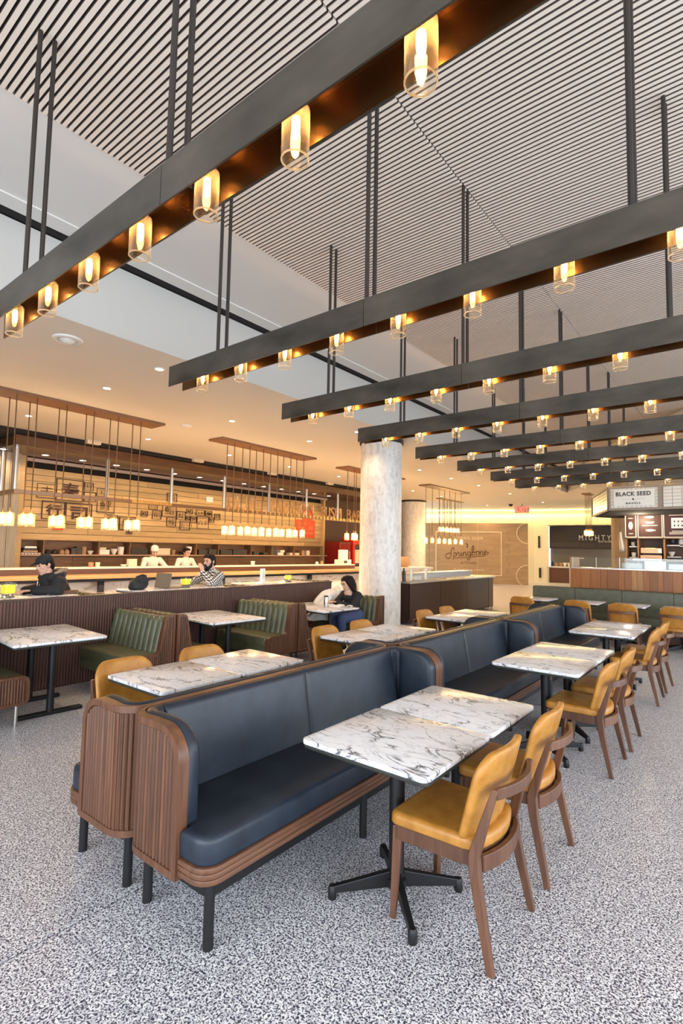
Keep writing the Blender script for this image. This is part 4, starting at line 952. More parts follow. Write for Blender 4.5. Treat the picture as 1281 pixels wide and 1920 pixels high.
MB_d = MB().box(-14.4, 16.7, 0, -14.1, 22.5, 4.1).build('wall_service', mat('service_wall', (0.07, 0.028, 0.018), .6)); struct(MB_d)
t = thing('red_cooler', 'glossy red drinks cooler in the dark service bay', 'cooler', (-13.62, 17.02, 0)); redg = mat('red_gloss', (0.55, 0.02, 0.012), .25)
MB().box(-.4, -.38, 0, .4, .38, 2.0).build('body', mat('cooler_red', (0.16, .008, .006), .25), t, bevel=.02); MB().box(.4, -.32, .6, .42, .32, 1.9).build('door', mat('red_glass', (0.25, .008, .006), .1), t); MB().box(.42, .24, .9, .44, .27, 1.6).build('handle', MT['steel'], t)
t = thing('red_shelf_unit', 'bright red open frame unit beside the red cooler', 'shelf', (-13.45, 18.0, 0))
MB().box(-.3, -.55, 0, .3, -.4, 2.2).build('post', redg, t); MB().box(-.3, -.4, 1.9, .3, .7, 2.1).build('shelf', redg, t); MB().box(-.3, -.4, .7, .3, .7, .8).build('shelf', redg, t)
for k in range(2): MB().box(-.25, -.38, .2 + .9 * k, .2, .65, .62 + 1.05 * k).build('crate', kraft, t)

# canopy above, soffit lamps, posts, blade and letters
cp = thing('bar_canopy', 'dark glossy wood canopy over the sushi bar below the ceiling slot', 'canopy', (0, 0, 0))
MB().box(-13.9, 4.28, 3.82, -12.40, 19.0, 4.04).build('soffit', soff, cp)
MB().box(-16.0, 2.5, 3.82, -13.9, 4.30, 4.04).build('return', soff, cp)
MB().box(-13.99, 4.28, 3.72, -13.90, 16.6, 3.80).build('trim_rail', mat('rail_pale', (0.42, 0.32, 0.26), .5), cp)
struct(MB().box(-14.5, 2.5, 4.06, -12.3, 19.0, 4.2).build('ceiling_slot', MT['void']))
for i, y in enumerate((4.36, 5.28, 6.2, 7.08, 8.0, 8.87, 9.78, 10.68, 11.55, 12.45, 13.3, 14.2, 15.1, 15.95)):
    yy = 4.36 + i * 0.893
    t = thing('soffit_light', f'round white canopy downlight above the sushi bar, {ORD[i]} from the grey pier', 'downlight', (-13.30, yy, 3.82), group='canopy downlights')
    MB().lathe([(0.09, 0.002), (0.09, -0.006), (0.07, -0.008), (0.066, 0.0)], n=18).build('trim_ring', MT['white'], t, smooth=40)
    MB().lathe([(0.066, -0.003), (0, -0.005)], n=18).build('lens', MT['disc'], t)
    s = lamp('soffit_lamp', 'SPOT', (0, 0, -0.03), P_SOFFIT, (1.0, 0.70, 0.36), spot_size=2.7, spot_blend=0.7, shadow_soft_size=0.06); s.parent = t
for i, y in enumerate((5.88, 8.86, 11.77, 14.73)):
    t = thing('speaker_box', f'small cream loudspeaker on the dark ceiling slot, {ORD[i]} from the grey pier', 'speaker', (-12.25, y, 4.07), group='cream slot loudspeakers')
    MB().box(-.08, -.16, 0, .08, .16, .16).build('cabinet', kraft, t, bevel=.012); MB().box(.08, -.13, .025, .086, .13, .135).build('grille', mat('speaker_grille', (0.55, .48, .36), .8), t)
hs = thing('hanging_sign', 'bronze blade hung on steel posts carrying wooden letters over the sushi bar', 'sign', (-12.7, 0, 0))
bl = mat('blade_bronze', (0.26, 0.16, 0.10), 0.3, 0.6)
MB().box(-.05, 4.5, 2.785, .05, 17.6, 2.875).build('blade', bl, hs); MB().box(-2.6, 4.4, 2.785, .05, 4.5, 2.875).build('blade_return', bl, hs)
for y in (4.42, 6.5, 8.35, 10.2, 12.1, 13.97, 15.8, 17.5): MB().cyl((0, y, 2.87), (0, y, 3.83), 0.045, 12).build('post', MT['steel'], hs, smooth=40)
MB().cyl((-.9, 4.45, 2.87), (-.9, 4.45, 3.83), 0.045, 12).build('post', MT['steel'], hs, smooth=40)
MB().box(.05, 7.15, 2.80, .062, 8.35, 2.865).build('brass_strip', MT['brass'], hs)
for k in range(12): MB().box(.062, 7.2 + k * .095, 2.795, .075, 7.24 + k * .095, 2.87).build('brass_bead', MT['brass'], hs)
lw = wood('letter_wood', (0.45, 0.22, 0.08), (0.60, 0.32, 0.13), (4, 4, 20), .5)
words_ = (('BLUE', 10.32, 11.78), ('RIBBON', 12.15, 14.42), ('SUSHI', 14.75, 16.05), ('BAR', 16.35, 17.35))
for w_, a, b in words_:
    n = len(w_); tot = sum(.45 if c == 'I' else 1 for c in w_); y = a
    for c in w_:
        wd = (b - a) / tot * (.45 if c == 'I' else 1)
        text('letter', c, lw, hs, (.02, y + wd / 2, 3.085), (PI / 2, 0, PI / 2), width=wd * (.5 if c == 'I' else .80), size=.4, depth=.02, squeeze=.40, bold=-.006); y += wd
for k in range(34): MB().box(.05, 10.3 + k * .2, 2.80, .07, 10.36 + k * .2, 2.90).build('brass_bead', MT['brass'], hs)

# ------------------------------------------------------------------ pendant chandeliers on long canopies
pg_me = MB().lathe([(0.047, -0.11), (0.050, 0.06), (0.03, 0.085), (0.012, 0.09)], n=14).mesh('glass_shade', MT['glass'], 50)
pb_me = MB().lathe([(0, -0.10), (0.030, -0.085), (0.036, -0.03), (0.034, 0.03), (0.014, 0.07)], n=12).mesh('bulb', MT['pend'], 60)
ps_me = MB().lathe([(0.014, 0.07), (0.016, 0.14), (0.005, 0.16), (0, 0.16)], n=10).mesh('socket', MT['brass'], 50)
pfin = MB()
for k in range(9):
    a = 2 * PI * k / 9; pfin.cyl((0.062 * math.cos(a), 0.062 * math.sin(a), -0.14), (0.062 * math.cos(a), 0.062 * math.sin(a), 0.075), 0.012, 6)
pf_me = pfin.mesh('glass_rods', MT['glass'], 50)
canm = wood('canopy_plate', (0.16, 0.075, 0.04), (0.22, 0.11, 0.06), (2, 2, 2), .4, .01)
def chandelier(xc, y0, y1, ys, label, zl=2.10, xo=0.15, zt=4.15, lights=True, w=0.25):
    t = thing('pendant_cluster', label, 'pendant light', (xc, 0, 0), group='long canopies with hanging glass lamps')
    pl = [(-w, y0 + .0), (w, y0 + .0), (w, y1), (-w, y1)]
    MB().slab(pl, zt - .045, zt).build('canopy', canm, t)
    for i, y in enumerate(ys):
        for s in ((-1, 1) if xo else (0,)):
            x = s * xo
            MB().cyl((x, y, zl + .15), (x, y, zt - .04), 0.010, 6).build('rod', MT['prod'], t)
            l = piece('glass_lamp', pg_me, t, (x, y, zl)); piece('bulb', pb_me, l); piece('socket', ps_me, l); stuff(piece('glass_rods', pf_me, l))
        if lights and i % 2 == 0:
            s = lamp('pendant_lamp', 'POINT', (0, y, zl - .22), P_PENDANT, (1.0, 0.60, 0.26), shadow_soft_size=0.06); s.parent = t
chandelier(-9.45, 2.6, 5.85, (3.19, 3.50, 3.98, 4.46, 4.92, 5.38), 'long bronze ceiling canopy with paired glowing glass lamps before the kanji wall')
chandelier(-9.45, 7.3, 10.5, (7.75, 8.22, 8.66, 9.15, 9.62, 10.12), 'long bronze canopy of glowing lamps before the hanging wooden letters', xo=0.13)
chandelier(-9.5, 12.0, 15.2, (12.45, 12.9, 13.4, 13.9, 14.4, 14.85), 'lamp canopy half hidden behind the white tiled column', xo=0.13)
chandelier(-9.45, 16.9, 20.3, (17.0, 17.5, 18.05, 18.5, 18.95, 19.45, 20.0), 'lamp canopy with seven round lamps before the plywood sign wall', xo=0)
chandelier(-11.3, 21.5, 24.0, (21.8, 22.2, 22.6, 23.0, 23.4), 'far higher lamp canopy just before the plywood sign wall', zl=2.72, xo=0.08, w=.12)
chandelier(-5.2, 22.6, 23.3, (22.75, 22.95, 23.15), 'small far lamp trio left of the tiled bagel sign'.replace('left of', 'beside'), zl=2.55, xo=.07, w=.18)
# ------------------------------------------------------------------ dark brown buffet counter past the column
t = thing('buffet_counter', 'long dark brown buffet counter with steel top beside the white tiled column', 'counter', (-6.5, 10.25, 0))
bm_ = mat('buffet_brown', (0.034, 0.009, 0.006), 0.35); st = MT['steel']
for k in range(3): MB().box(.36, .02 + k * 1.5, .1, .40, .02 + (k + 1) * 1.5 - .012, .93).build('front_panel', bm_, t)
MB().box(-.42, 0, .05, .358, 4.55, .93).build('body', mat('buffet_dark', (.03, .01, .008), .5), t)
MB().box(-.46, -.03, .93, .44, 4.95, .97).build('top', st, t, bevel=.004); MB().box(-.40, 4.58, .06, .38, 4.9, .93).build('end_panel', MT['walnut'], t)
for y in (4.62, 4.86): MB().cyl((.34, y, 0), (.34, y, .08), .025, 10).build('caster', st, t)
MB().box(-.42, 1.0, .97, -.12, 4.4, 1.10).build('shelf_back', MT['white'], t); MB().box(-.44, .95, 1.10, -.08, 4.45, 1.12).build('shelf', pm, t)
for k in range(7): MB().box(-.02, .3 + k * .55, .971, .34, .74 + k * .55, .985).build('tray', st, t)
o = MB().lathe([(0, 0), (.045, 0), (.045, .2), (.02, .26), (.02, .31), (0, .31)], n=14).build('bottle', blk, smooth=40); o.location = (-6.3, 10.32, .97); tag(o, 'black bottle on the buffet counter close by the column', 'bottle')
for i, (x, y) in enumerate(((-6.22, 10.5), (-6.3, 11.35))):
    o = MB().lathe([(0, 0), (.028, 0), (.028, .25), (.016, .27), (0, .27)], n=12).build('squeeze_bottle', wht, smooth=40); o.location = (x, y, .985); tag(o, 'slim white dispenser on the buffet counter, ' + ('next to the black bottle' if i == 0 else 'standing alone past the tray'), 'dispenser')
t = thing('glass_box', 'low clear box on the buffet counter between the two dispensers', 'box', (-6.32, 10.85, .985)); MB().box(-.1, -.15, 0, .1, .15, .1).build('box', MT['clear'], t); MB().box(-.09, -.14, .004, .09, .14, .05).build('napkins', MT['paper'], t)

# ------------------------------------------------------------------ plywood sign wall
ply = mat('plywood', (.40, .28, .15), .6); t_ = NT(ply); mp = t_.coord((.6, 2.5, 4)); nz = t_.n('ShaderNodeTexNoise', i_Scale=1.4, i_Detail=6.0, i_Distortion=1.5); t_.l(mp, 'Vector', nz, 'Vector')
rp = t_.ramp([(.3, (.34, .235, .125)), (.7, (.43, .31, .175))]); t_.l(nz, 'Fac', rp, 'Fac'); t_.l(rp, 'Color', t_.b, 'Base Color')
d, n = d1, n1; org = FA + n * 3.6; ang = math.atan2(d.y, d.x)
sw = thing('sign_wall', 'plywood hoarding with the looping script sign, before the glowing far wall', 'sign', (org.x, org.y, 0), ang)
for k in range(3): MB().box(2.6 + k * 2.56, 0, 0.0, 2.6 + (k + 1) * 2.56 - .008, .35, 3.22).build('ply_panel', ply, sw)
cream = mat('sign_cream', (.80, .70, .50), .6); brn = mat('sign_brown', (.10, .045, .02), .6)
fr = MB()
for a in ((5.5, -.012, 2.72, 8.95, 0, 2.76), (5.5, -.012, .43, 8.95, 0, .47), (5.5, -.012, .47, 5.54, 0, 2.72), (8.91, -.012, .47, 8.95, 0, 2.72)): fr.box(*a)
fr.build('border', cream, sw)
RX = (PI / 2, 0, 0)
text('lettering', 'COMING SOON', cream, sw, (7.23, -.004, 2.41), RX, width=1.5, size=.2, squeeze=.15, space=1.3)
text('lettering', 'KITCHEN', brn, sw, (7.25, -.004, 1.08), RX, width=.78, size=.2, squeeze=.13, space=1.3)
text('lettering', 'AN ALL NATURAL KITCHEN AND BONE BROTH'[:22], cream, sw, (7.25, -.004, .72), RX, width=1.6, size=.1, squeeze=.075)
def cat(pts, n=6):
    out = []; P_ = [pts[0]] + list(pts) + [pts[-1]]
    for i in range(1, len(P_) - 2):
        a, b, c, e = (Vector((*q, 0)) for q in P_[i - 1:i + 3])
        for k in range(n):
            u = k / n; out.append(0.5 * ((2 * b) + (c - a) * u + (2 * a - 5 * b + 4 * c - e) * u * u + (3 * b - a - 3 * c + e) * u ** 3))
    out.append(Vector((*pts[-1], 0))); return out
SCRIPT = [[(.62, .30), (.38, .42), (.12, .34), (.02, .12), (.14, -.10), (.40, -.12), (.56, .12), (.56, .50), (.62, .86), (.78, .98), (.86, .86), (.76, .74)],
          [(.84, .42), (.82, .10), (.78, -.34)], [(.83, .28), (.95, .44), (1.07, .30), (1.0, .06), (.84, .05)], [(1.04, .08), (1.16, .30), (1.20, .46), (1.26, .36), (1.36, .38), (1.33, .12), (1.40, .02), (1.50, .20)],
          [(1.50, .20), (1.56, .42), (1.55, .10), (1.62, .02), (1.70, .16)], [(1.70, .16), (1.74, .42), (1.73, .02), (1.78, .30), (1.90, .43), (1.98, .30), (1.96, .08), (2.03, .02), (2.12, .16)],
          [(2.44, .36), (2.28, .44), (2.14, .26), (2.22, .04), (2.38, .14), (2.45, .42), (2.42, -.20), (2.28, -.44), (2.14, -.34), (2.26, -.12), (2.56, .10)],
          [(2.56, .10), (2.72, .56), (2.76, .96), (2.64, 1.04), (2.58, .70), (2.60, .12), (2.74, .02), (2.86, .20), (2.78, .40), (2.68, .30)],
          [(2.84, .34), (3.0, .40), (3.10, .42), (2.98, .26), (3.04, .04), (3.20, .08), (3.24, .30), (3.12, .43), (3.26, .36), (3.34, .38)],
          [(3.34, .42), (3.34, .02), (3.40, .30), (3.52, .43), (3.60, .28), (3.58, .08), (3.66, .02), (3.76, .16)], [(3.74, .18), (3.92, .26), (3.92, .40), (3.80, .42), (3.74, .22), (3.82, .02), (4.0, .06), (4.14, .22), (4.02, .30)],
          [(.92, -.16), (1.5, -.14), (2.12, -.13)], [(2.5, -.14), (3.2, -.12), (3.85, -.10)]]
for st_ in SCRIPT:
    pts = [Vector((6.02 + .545 * q.x, -.012, 1.36 + .50 * q.y + .022 * q.x * 2)) for q in cat(st_)]
    MB().tube(pts, .015, 6).build('script_stroke', brn, sw, smooth=60)
for zc, r_ in ((2.69, .53), (.47, .56)):
    pts = [Vector((10.25 - r_ * math.sin(PI * k / 20), -.008, zc + r_ * math.cos(PI * k / 20))) for k in range(21)]; MB().tube(pts, .018, 6).build('ring_mark', cream, sw)
pf = mat('ply_feather', (.33, .225, .12), .6)
for k in range(7): MB().box(9.2 + .09 * (k % 2), -.006, .6 + k * .33, 9.28 + .09 * (k % 2), .0, .82 + k * .33).build('faint_mark', pf, sw)
MB().tube([(7.12, -.008, 2.14), (7.20, -.008, 2.02), (7.16, -.008, 1.90)], .03, 6).build('feather_mark', brn, sw)

# ------------------------------------------------------------------ dark kitchen recess in the far wall
a2 = math.atan2(d2.y, d2.x)
kt = thing('kitchen_stall', 'dark food stall set in the glowing far wall with tall white capital letters', 'stall', (FB.x, FB.y, 0), a2)
hd = mat('hood_black', (.022, .016, .014), .45); dkb = mat('stall_wood', (.10, .030, .014), .35)
MB().box(O0 + .02, .30, 1.95, O1 - .02, .40, 3.24).build('hood', hd, kt)
for k in range(4): MB().box(O0 + .1 + k * .8, .285, 2.05, O0 + .85 + k * .8, .299, 2.3).build('hood_panel', mat('hood_panel', (.04, .032, .03), .5), kt)
tlm = mat('grey_tile', (.13, .115, .10), .4)
MB().box(O0 + .02, .6, .9, O1 - .02, .64, 1.95).build('splashback', tlm, kt)
MB().box(O0, -.10, 0, 2.0, .55, .86).build('cabinet', dkb, kt)
for k in range(2): MB().box(O0 + .06 + k * .55, -.125, .05, O0 + .56 + k * .55, -.10, .82).build('door', dkb, kt)
for x in (O0 + .02, 1.92): MB().box(x, -.14, 0, x + .03, -.11, .86).build('post', MT['white'], kt)
MB().box(O0 - .08, -.16, .86, 2.1, .58, .93).build('worktop', MT['white'], kt)
text('lettering', 'MIGHTY', MT['white'], kt, (2.41 + .8, .27, 2.585), RX, width=1.62, size=.3, squeeze=.30, depth=.01, space=1.5)
text('lettering', 'Slow Smoked', MT['white'], kt, (3.75, .27, 2.39), RX, width=.75, size=.15, squeeze=.12, depth=.005)
MB().tube([(2.05, .2, .93), (2.05, .2, 1.42), (2.65, .2, 1.42)], .03, 8).build('pipe_frame', MT['white'], kt)
for i, (x, kind, r_, h, m, lab) in enumerate(((.98, 'jar', .07, .28, blk, 'dark canister at the pale end of the far stall worktop'), (1.22, 'bowl', .12, .2, clay, 'brown bowl on the far stall worktop'), (1.45, 'cup', .09, .22, clay, 'tall brown pot on the far stall worktop'), (1.66, 'bowl', .11, .22, wht, 'white bowl on the far stall worktop, first of two'), (1.88, 'bowl', .11, .22, wht, 'white bowl on the far stall worktop by the white pipe'))):
    p = along(x) + n2 * (-.15); ware(kind, p.y, r_, h, m, lab, x=p.x, z=.93)
t = thing('exit_sign', 'red lit EXIT sign hanging under the ceiling before the glowing far wall', 'sign', (-9.05, 26.2, 3.86), a2 - .05)
redl = mat('exit_red', (.5, .02, .02), .5, emit=(1, .06, .05), es=2.5)
MB().box(-.36, -.03, -.17, .36, .03, .17).build('case', MT['clear'], t); text('letters', 'EXIT', redl, t, (0, -.035, 0), RX, width=.62, size=.3, squeeze=.26, depth=.004); MB().box(-.36, -.028, -.17, .36, .026, .17).build('plate', mat('exit_plate', (.62, .40, .34), .4), t)
MB().cyl((0, 0, .17), (0, 0, .29), .02, 8).build('stem', MT['black'], t)
o = tag(MB().lathe([(0, 0), (.12, 0), (.10, -.08), (.04, -.12), (0, -.12)], n=14).build('dome_camera', MT['black'], smooth=40), 'small black dome camera on the ceiling by the red exit sign', 'camera'); o.location = (-9.6, 26.1, 4.15)

# ------------------------------------------------------------------ olive wall bench and the bagel kiosk behind it
ob = thing('olive_bench', 'long olive leather wall bench under the planked kiosk front', 'bench', (0, 11.9, 0))
X0 = -3.88; pw = .895
for k in range(6):
    xa = X0 + k * pw
    MB().slab([(xa + .004, -.02), (xa + pw - .004, -.02), (xa + pw - .004, .14), (xa + .004, .14)], .46, .955, .035, 4, .01).build('back_panel', MT['greenbank'], ob, smooth=50)
    MB().slab([(xa + .003, -.56), (xa + pw - .003, -.56), (xa + pw - .003, -.02), (xa + .003, -.02)], .34, .47, .035, 4, .01).build('seat_cushion', MT['greenbank'], ob, smooth=50)
MB().box(X0, -.50, 0, X0 + 6 * pw, .13, .338).build('plinth', mat('bench_plinth', (.05, .022, .014), .5), ob)
kp = [wood(f'kiosk_plank_{i}', a, b, (30, 30, 2), .35, .03) for i, (a, b) in enumerate((((.25, .085, .018), (.38, .14, .035)), ((.34, .15, .045), (.46, .22, .075)), ((.42, .215, .08), (.52, .29, .12))))]
ks = thing('bagel_kiosk', 'planked kiosk with glass counter screens under the tiled bagel sign', 'kiosk', (0, 12.15, 0))
x = -3.12; rr = random.Random(5); i = 0
while x < 1.7:
    w_ = rr.uniform(.10, .17) if x > -2.3 else rr.uniform(.13, .22)
    MB().box(x + .002, 0, 0, x + w_ - .002, .035 + rr.uniform(0, .006), 1.36).build('plank', kp[0] if x < -2.45 else rr.choice(kp), ks); x += w_
MB().box(-3.13, -.01, 1.36, 1.7, .5, 1.385).build('counter_top', st, ks); MB().box(-3.15, -.02, 0, -3.12, .7, 1.60).build('end_board', kp[1], ks); MB().box(-3.10, .04, 0, 1.7, .5, 1.355).build('carcass', brownm, ks)
xs_ = [-3.10, -2.62, -2.17, -1.42, -.65, .1, .9, 1.6]
for a, b in zip(xs_, xs_[1:]):
    MB().box(a + .004, .02, 1.387, b - .004, .028, 1.605).build('glass_pane', MT['clear'], ks)
for a in xs_: MB().box(a - .006, .016, 1.386, a + .006, .034, 1.61).build('pane_clip', st, ks)
for k in range(9):
    a = -2.15 + k * .42; MB().box(a, .16, 1.39, a + .37, .42, 1.50 + .05 * (k % 2)).build('food_tray', (MT['white'], st, wht)[k % 3], ks)
# back fitting of the kiosk: shelf unit with menu boards
kb = thing('kiosk_shelves', 'wooden shelf fitting with brown menu boards at the back of the bagel kiosk', 'shelf', (0, 13.4, 0)); kwood = kp[1]
MB().box(-2.26, .5, 0, 1.7, .54, 2.85).build('back', brownm, kb)
for a in (-2.26, -2.02, -1.515, -.95, -.2): MB().box(a, 0, 0, a + .03, .5, 2.7).build('upright', kwood, kb)
for z in (1.55, 2.045): MB().box(-2.26, 0, z, 1.7, .5, z + .03).build('shelf', kwood, kb)
bdm = mat('board_brown', (.07, .022, .014), .5); ln_ = mat('board_cream', (.78, .68, .52), .6)
for (a, b, z0_, z1_) in ((-2.235, -2.045, 2.14, 2.62), (-1.985, -1.535, 2.135, 2.645), (-1.485, -.96, 2.135, 2.645)):
    f = MB().box(a, -.045, z0_, b, -.02, z1_).build('menu_board', bdm, kb)
    MB().box(a - .018, -.05, z0_ - .02, a, -.015, z1_ + .02).box(b, -.05, z0_ - .02, b + .018, -.015, z1_ + .02).box(a, -.05, z0_ - .02, b, -.015, z0_).box(a, -.05, z1_, b, -.015, z1_ + .02).build('board_frame', ln_, f)
    f.location.z = -.05
    c = (a + b) / 2
    def fish(cx, cz, w_, flip=1):
        pts = [(cx + flip * w_ * (.5 * math.cos(q)), cz + .16 * w_ * math.sin(q)) for q in [2 * PI * k / 20 for k in range(20)]]
        MB().slab(pts, 0, .003).xf(Matrix.Translation((0, -.0455, 0)) @ Matrix.Rotation(PI / 2, 4, 'X')).build('fish_body', ln_, f)
        MB().slab([(cx + flip * w_ * .45, cz), (cx + flip * w_ * .62, cz + .12 * w_), (cx + flip * w_ * .62, cz - .12 * w_)][::flip], 0, .003).xf(Matrix.Translation((0, -.0455, 0)) @ Matrix.Rotation(PI / 2, 4, 'X')).build('fish_tail', ln_, f)
    def lines(zs, ws):
        for z, w_ in zip(zs, ws): MB().box(c - w_ / 2, -.048, z, c + w_ / 2, -.0452, z + .016).build('text_line', ln_, f)
    if b - a < .3:
        pts = [(c + .045 * math.cos(q), 2.39 + .09 * math.sin(q)) for q in [2 * PI * k / 20 for k in range(20)]]; MB().slab(pts, 0, .003).xf(Matrix.Translation((0, -.0455, 0)) @ Matrix.Rotation(PI / 2, 4, 'X')).build('oval_mark', ln_, f); lines((2.55, 2.2), (.09, .09))
    elif b - a < .5: fish(c, 2.575, .17, -1); lines((2.46, 2.43, 2.38), (.18, .14, .30)); fish(c, 2.28, .17)
    else:
        MB().box(c - .13, -.048, 2.32, c + .13, -.0452, 2.55).build('white_square', MT['paper'], f); lines((2.60, 2.25, 2.22, 2.19), (.34, .24, .34, .34))
        for k in range(6): MB().ell((c - .07 + .07 * (k % 3), -.049, 2.38 + .09 * (k // 3)), (.014, .003, .02), None, 8, 6).build('seed_mark', bdm, f)
t = thing('espresso_machine', 'copper and steel machine in the kiosk bay under the fish menu board', 'machine', (-1.76, 13.55, 1.58)); cop = mat('copper', (.55, .30, .16), .3, .85)
MB().box(-.21, -.14, 0, .21, .2, .10).build('base', cop, t, bevel=.01); MB().box(-.21, -.12, .13, .21, .2, .26).build('body', cop, t, bevel=.012); MB().box(-.18, .0, .10, .18, .18, .13).build('group', blk, t); MB().box(.14, -.128, .15, .19, -.12, .24).build('dial', MT['steel'], t)
for i, (x, z, k, m, r_, h) in enumerate(((-2.13, 1.88, 'cup', wht, .045, .09), (-2.12, 1.63, 'cup', wht, .05, .10), (-1.38, 1.66, 'bowl', wht, .07, .1), (-1.20, 1.92, 'jar', wht, .05, .13), (-1.36, 1.93, 'jar', blk, .06, .16), (-1.08, 1.90, 'jar', blk, .06, .12))):
    ware(k, 13.56, r_, h, m, f'small {"white" if m is wht else "black"} {k} in the kiosk shelves, {ORD[i]} by the menu boards', x=x, z=z)
for i, (a, b, z) in enumerate(((-2.2, -2.03, 1.85), (-2.2, -2.03, 1.60), (-1.46, -1.22, 1.885), (-1.46, -1.2, 1.63), (-1.22, -.98, 1.87))): MB().box(a, .08, z, b, .4, z + .025).build('ledge', MT['white'], kb)
o = thing('white_platter', 'white tray on the kiosk counter before the copper machine', 'tray', (-1.72, 12.5, 1.552)); MB().slab(rrect(-.25, -.12, .25, .12, .05), 0, .05, .015, 3).build('tray', wht, o, smooth=50)
ap = thing('hanging_apron', 'pale cloth apron hanging at the end of the kiosk shelves', 'apron', (-2.33, 13.45, 1.75))
vs, fs = [], []
for i in range(7):
    for j in range(6): vs.append((-.07 + .03 * j * (.4 + .1 * i), .02 * math.sin(j * 1.9), .45 - .075 * i))
for i in range(6):
    for j in range(5): fs.append((i * 6 + j, i * 6 + j + 1, i * 6 + 7 + j, i * 6 + 6 + j))
q_ = MB().add(vs, fs).build('cloth', kraft, ap, smooth=70); so = q_.modifiers.new('th', 'SOLIDIFY'); so.thickness = .012
MB().tube([(-.02, 0, .45), (.0, .02, .55), (.03, 0, .44)], .006, 6).build('strap', kraft, ap)
# tiled sign canopy
sg = thing('kiosk_sign', 'white tiled canopy with the white bagel shop sign board', 'sign', (0, 0, 0)); Z0, Z1 = 2.575, 3.07
PQ = [(-3.0, 13.7), (-2.28, 11.8), (-1.36, 11.8), (1.8, 11.62), (1.8, 14.2), (-2.6, 14.2)]
MB().slab(PQ, Z0 + .01, Z1).build('body', mat('sign_grout', (.42, .37, .30), .8), sg); MB().slab([(x_ * .985, y_ + .03) for x_, y_ in PQ], Z0 - .004, Z0 + .008).build('underside', MT['void'], sg)
brick = mat('glazed_brick', (.78, .74, .67), .25); frm = mat('sign_frame', (.30, .24, .18), .5)
def face(a, b, skip=None, rows_=6):
    a, b = Vector(a), Vector(b); d = (b - a).normalized(); n = Vector((d.y, -d.x)); L = (b - a).length; an = math.atan2(d.y, d.x)
    bl_, bh = .155, (Z1 - Z0 - .09) / rows_
    me = MB().box(-bl_ / 2 + .004, -.012, .004, bl_ / 2 - .004, .004, bh - .003).mesh('brick', brick)
    for r_ in range(rows_):
        s = .045 + (0 if r_ % 2 else bl_ / 2)
        s0 = s
        while s0 - bl_ / 2 > .05: s0 -= bl_
        s = s0 + (bl_ / 2 if s0 < .05 + bl_ / 2 - .03 else 0)
        while s + bl_ / 2 < L - .03:
            z = Z0 + .045 + r_ * bh
            if not (skip and skip[0] < s < skip[1] and skip[2] < z + bh / 2 < skip[3]):
                p = a + d * s + n * .003; piece('brick', me, sg, (p.x, p.y, z), (0, 0, an))
            s += bl_
    for z in (Z0, Z1 - .04):
        p = (a + b) / 2; o = MB().box(-L / 2, -.03, 0, L / 2, .01, .04).build('frame_rail', frm, sg); o.location = (p.x, p.y, z); o.rotation_euler = (0, 0, an)
    for p in (a + d * .018, b - d * .018):
        o = MB().box(-.018, -.032, Z0, .018, .01, Z1).build('frame_post', frm, sg); o.location = (p.x, p.y, 0); o.rotation_euler = (0, 0, an)
face(PQ[0], PQ[1]); face(PQ[1], PQ[2], (.0, 1.0, Z0, Z1))
hb_ = MB().box(-.036, -.012, .004, .036, .004, (Z1 - Z0 - .09) / 6 - .003).mesh('brick', brick)
for r_ in range(6):
    for x_ in (-2.225, -1.415): piece('brick', hb_, sg, (x_, 11.803, Z0 + .045 + r_ * (Z1 - Z0 - .09) / 6))
for r_ in (0, 5):
    for k in range(9): piece('brick', hb_, sg, (-2.146 + .082 * k, 11.803, Z0 + .045 + r_ * (Z1 - Z0 - .09) / 6))
face(PQ[2], (1.0, 11.665))
MB().box(-2.183, 11.765, 2.665, -1.457, 11.80, 2.99).build('sign_board', wht, sg)
ik = mat('sign_ink', (.02, .018, .018), .6)
text('letters', 'BLACK SEED', ik, sg, (-1.83, 11.762, 2.905), RX, width=.62, size=.1, squeeze=.085, bold=.002, depth=.003, space=1.1)
text('letters', 'BAGELS', ik, sg, (-1.83, 11.762, 2.715), RX, width=.25, size=.1, squeeze=.038, bold=.002, depth=.003, space=1.4)
MB().ell((-1.83, 11.763, 2.795), (.016, .003, .02), None, 10, 8).build('seed_mark', ik, sg)
for a in (-2.03, -1.79): MB().box(a, 11.762, 2.796, a + .16, 11.766, 2.801).build('rule', mat('rule_grey', (.5, .48, .45), .7), sg)
for i, xx in enumerate((-1.9, .2)): lamp('kiosk_lamp', 'POINT', (xx, 13.0, 2.45), 12, (1, .8, .55), shadow_soft_size=.05)
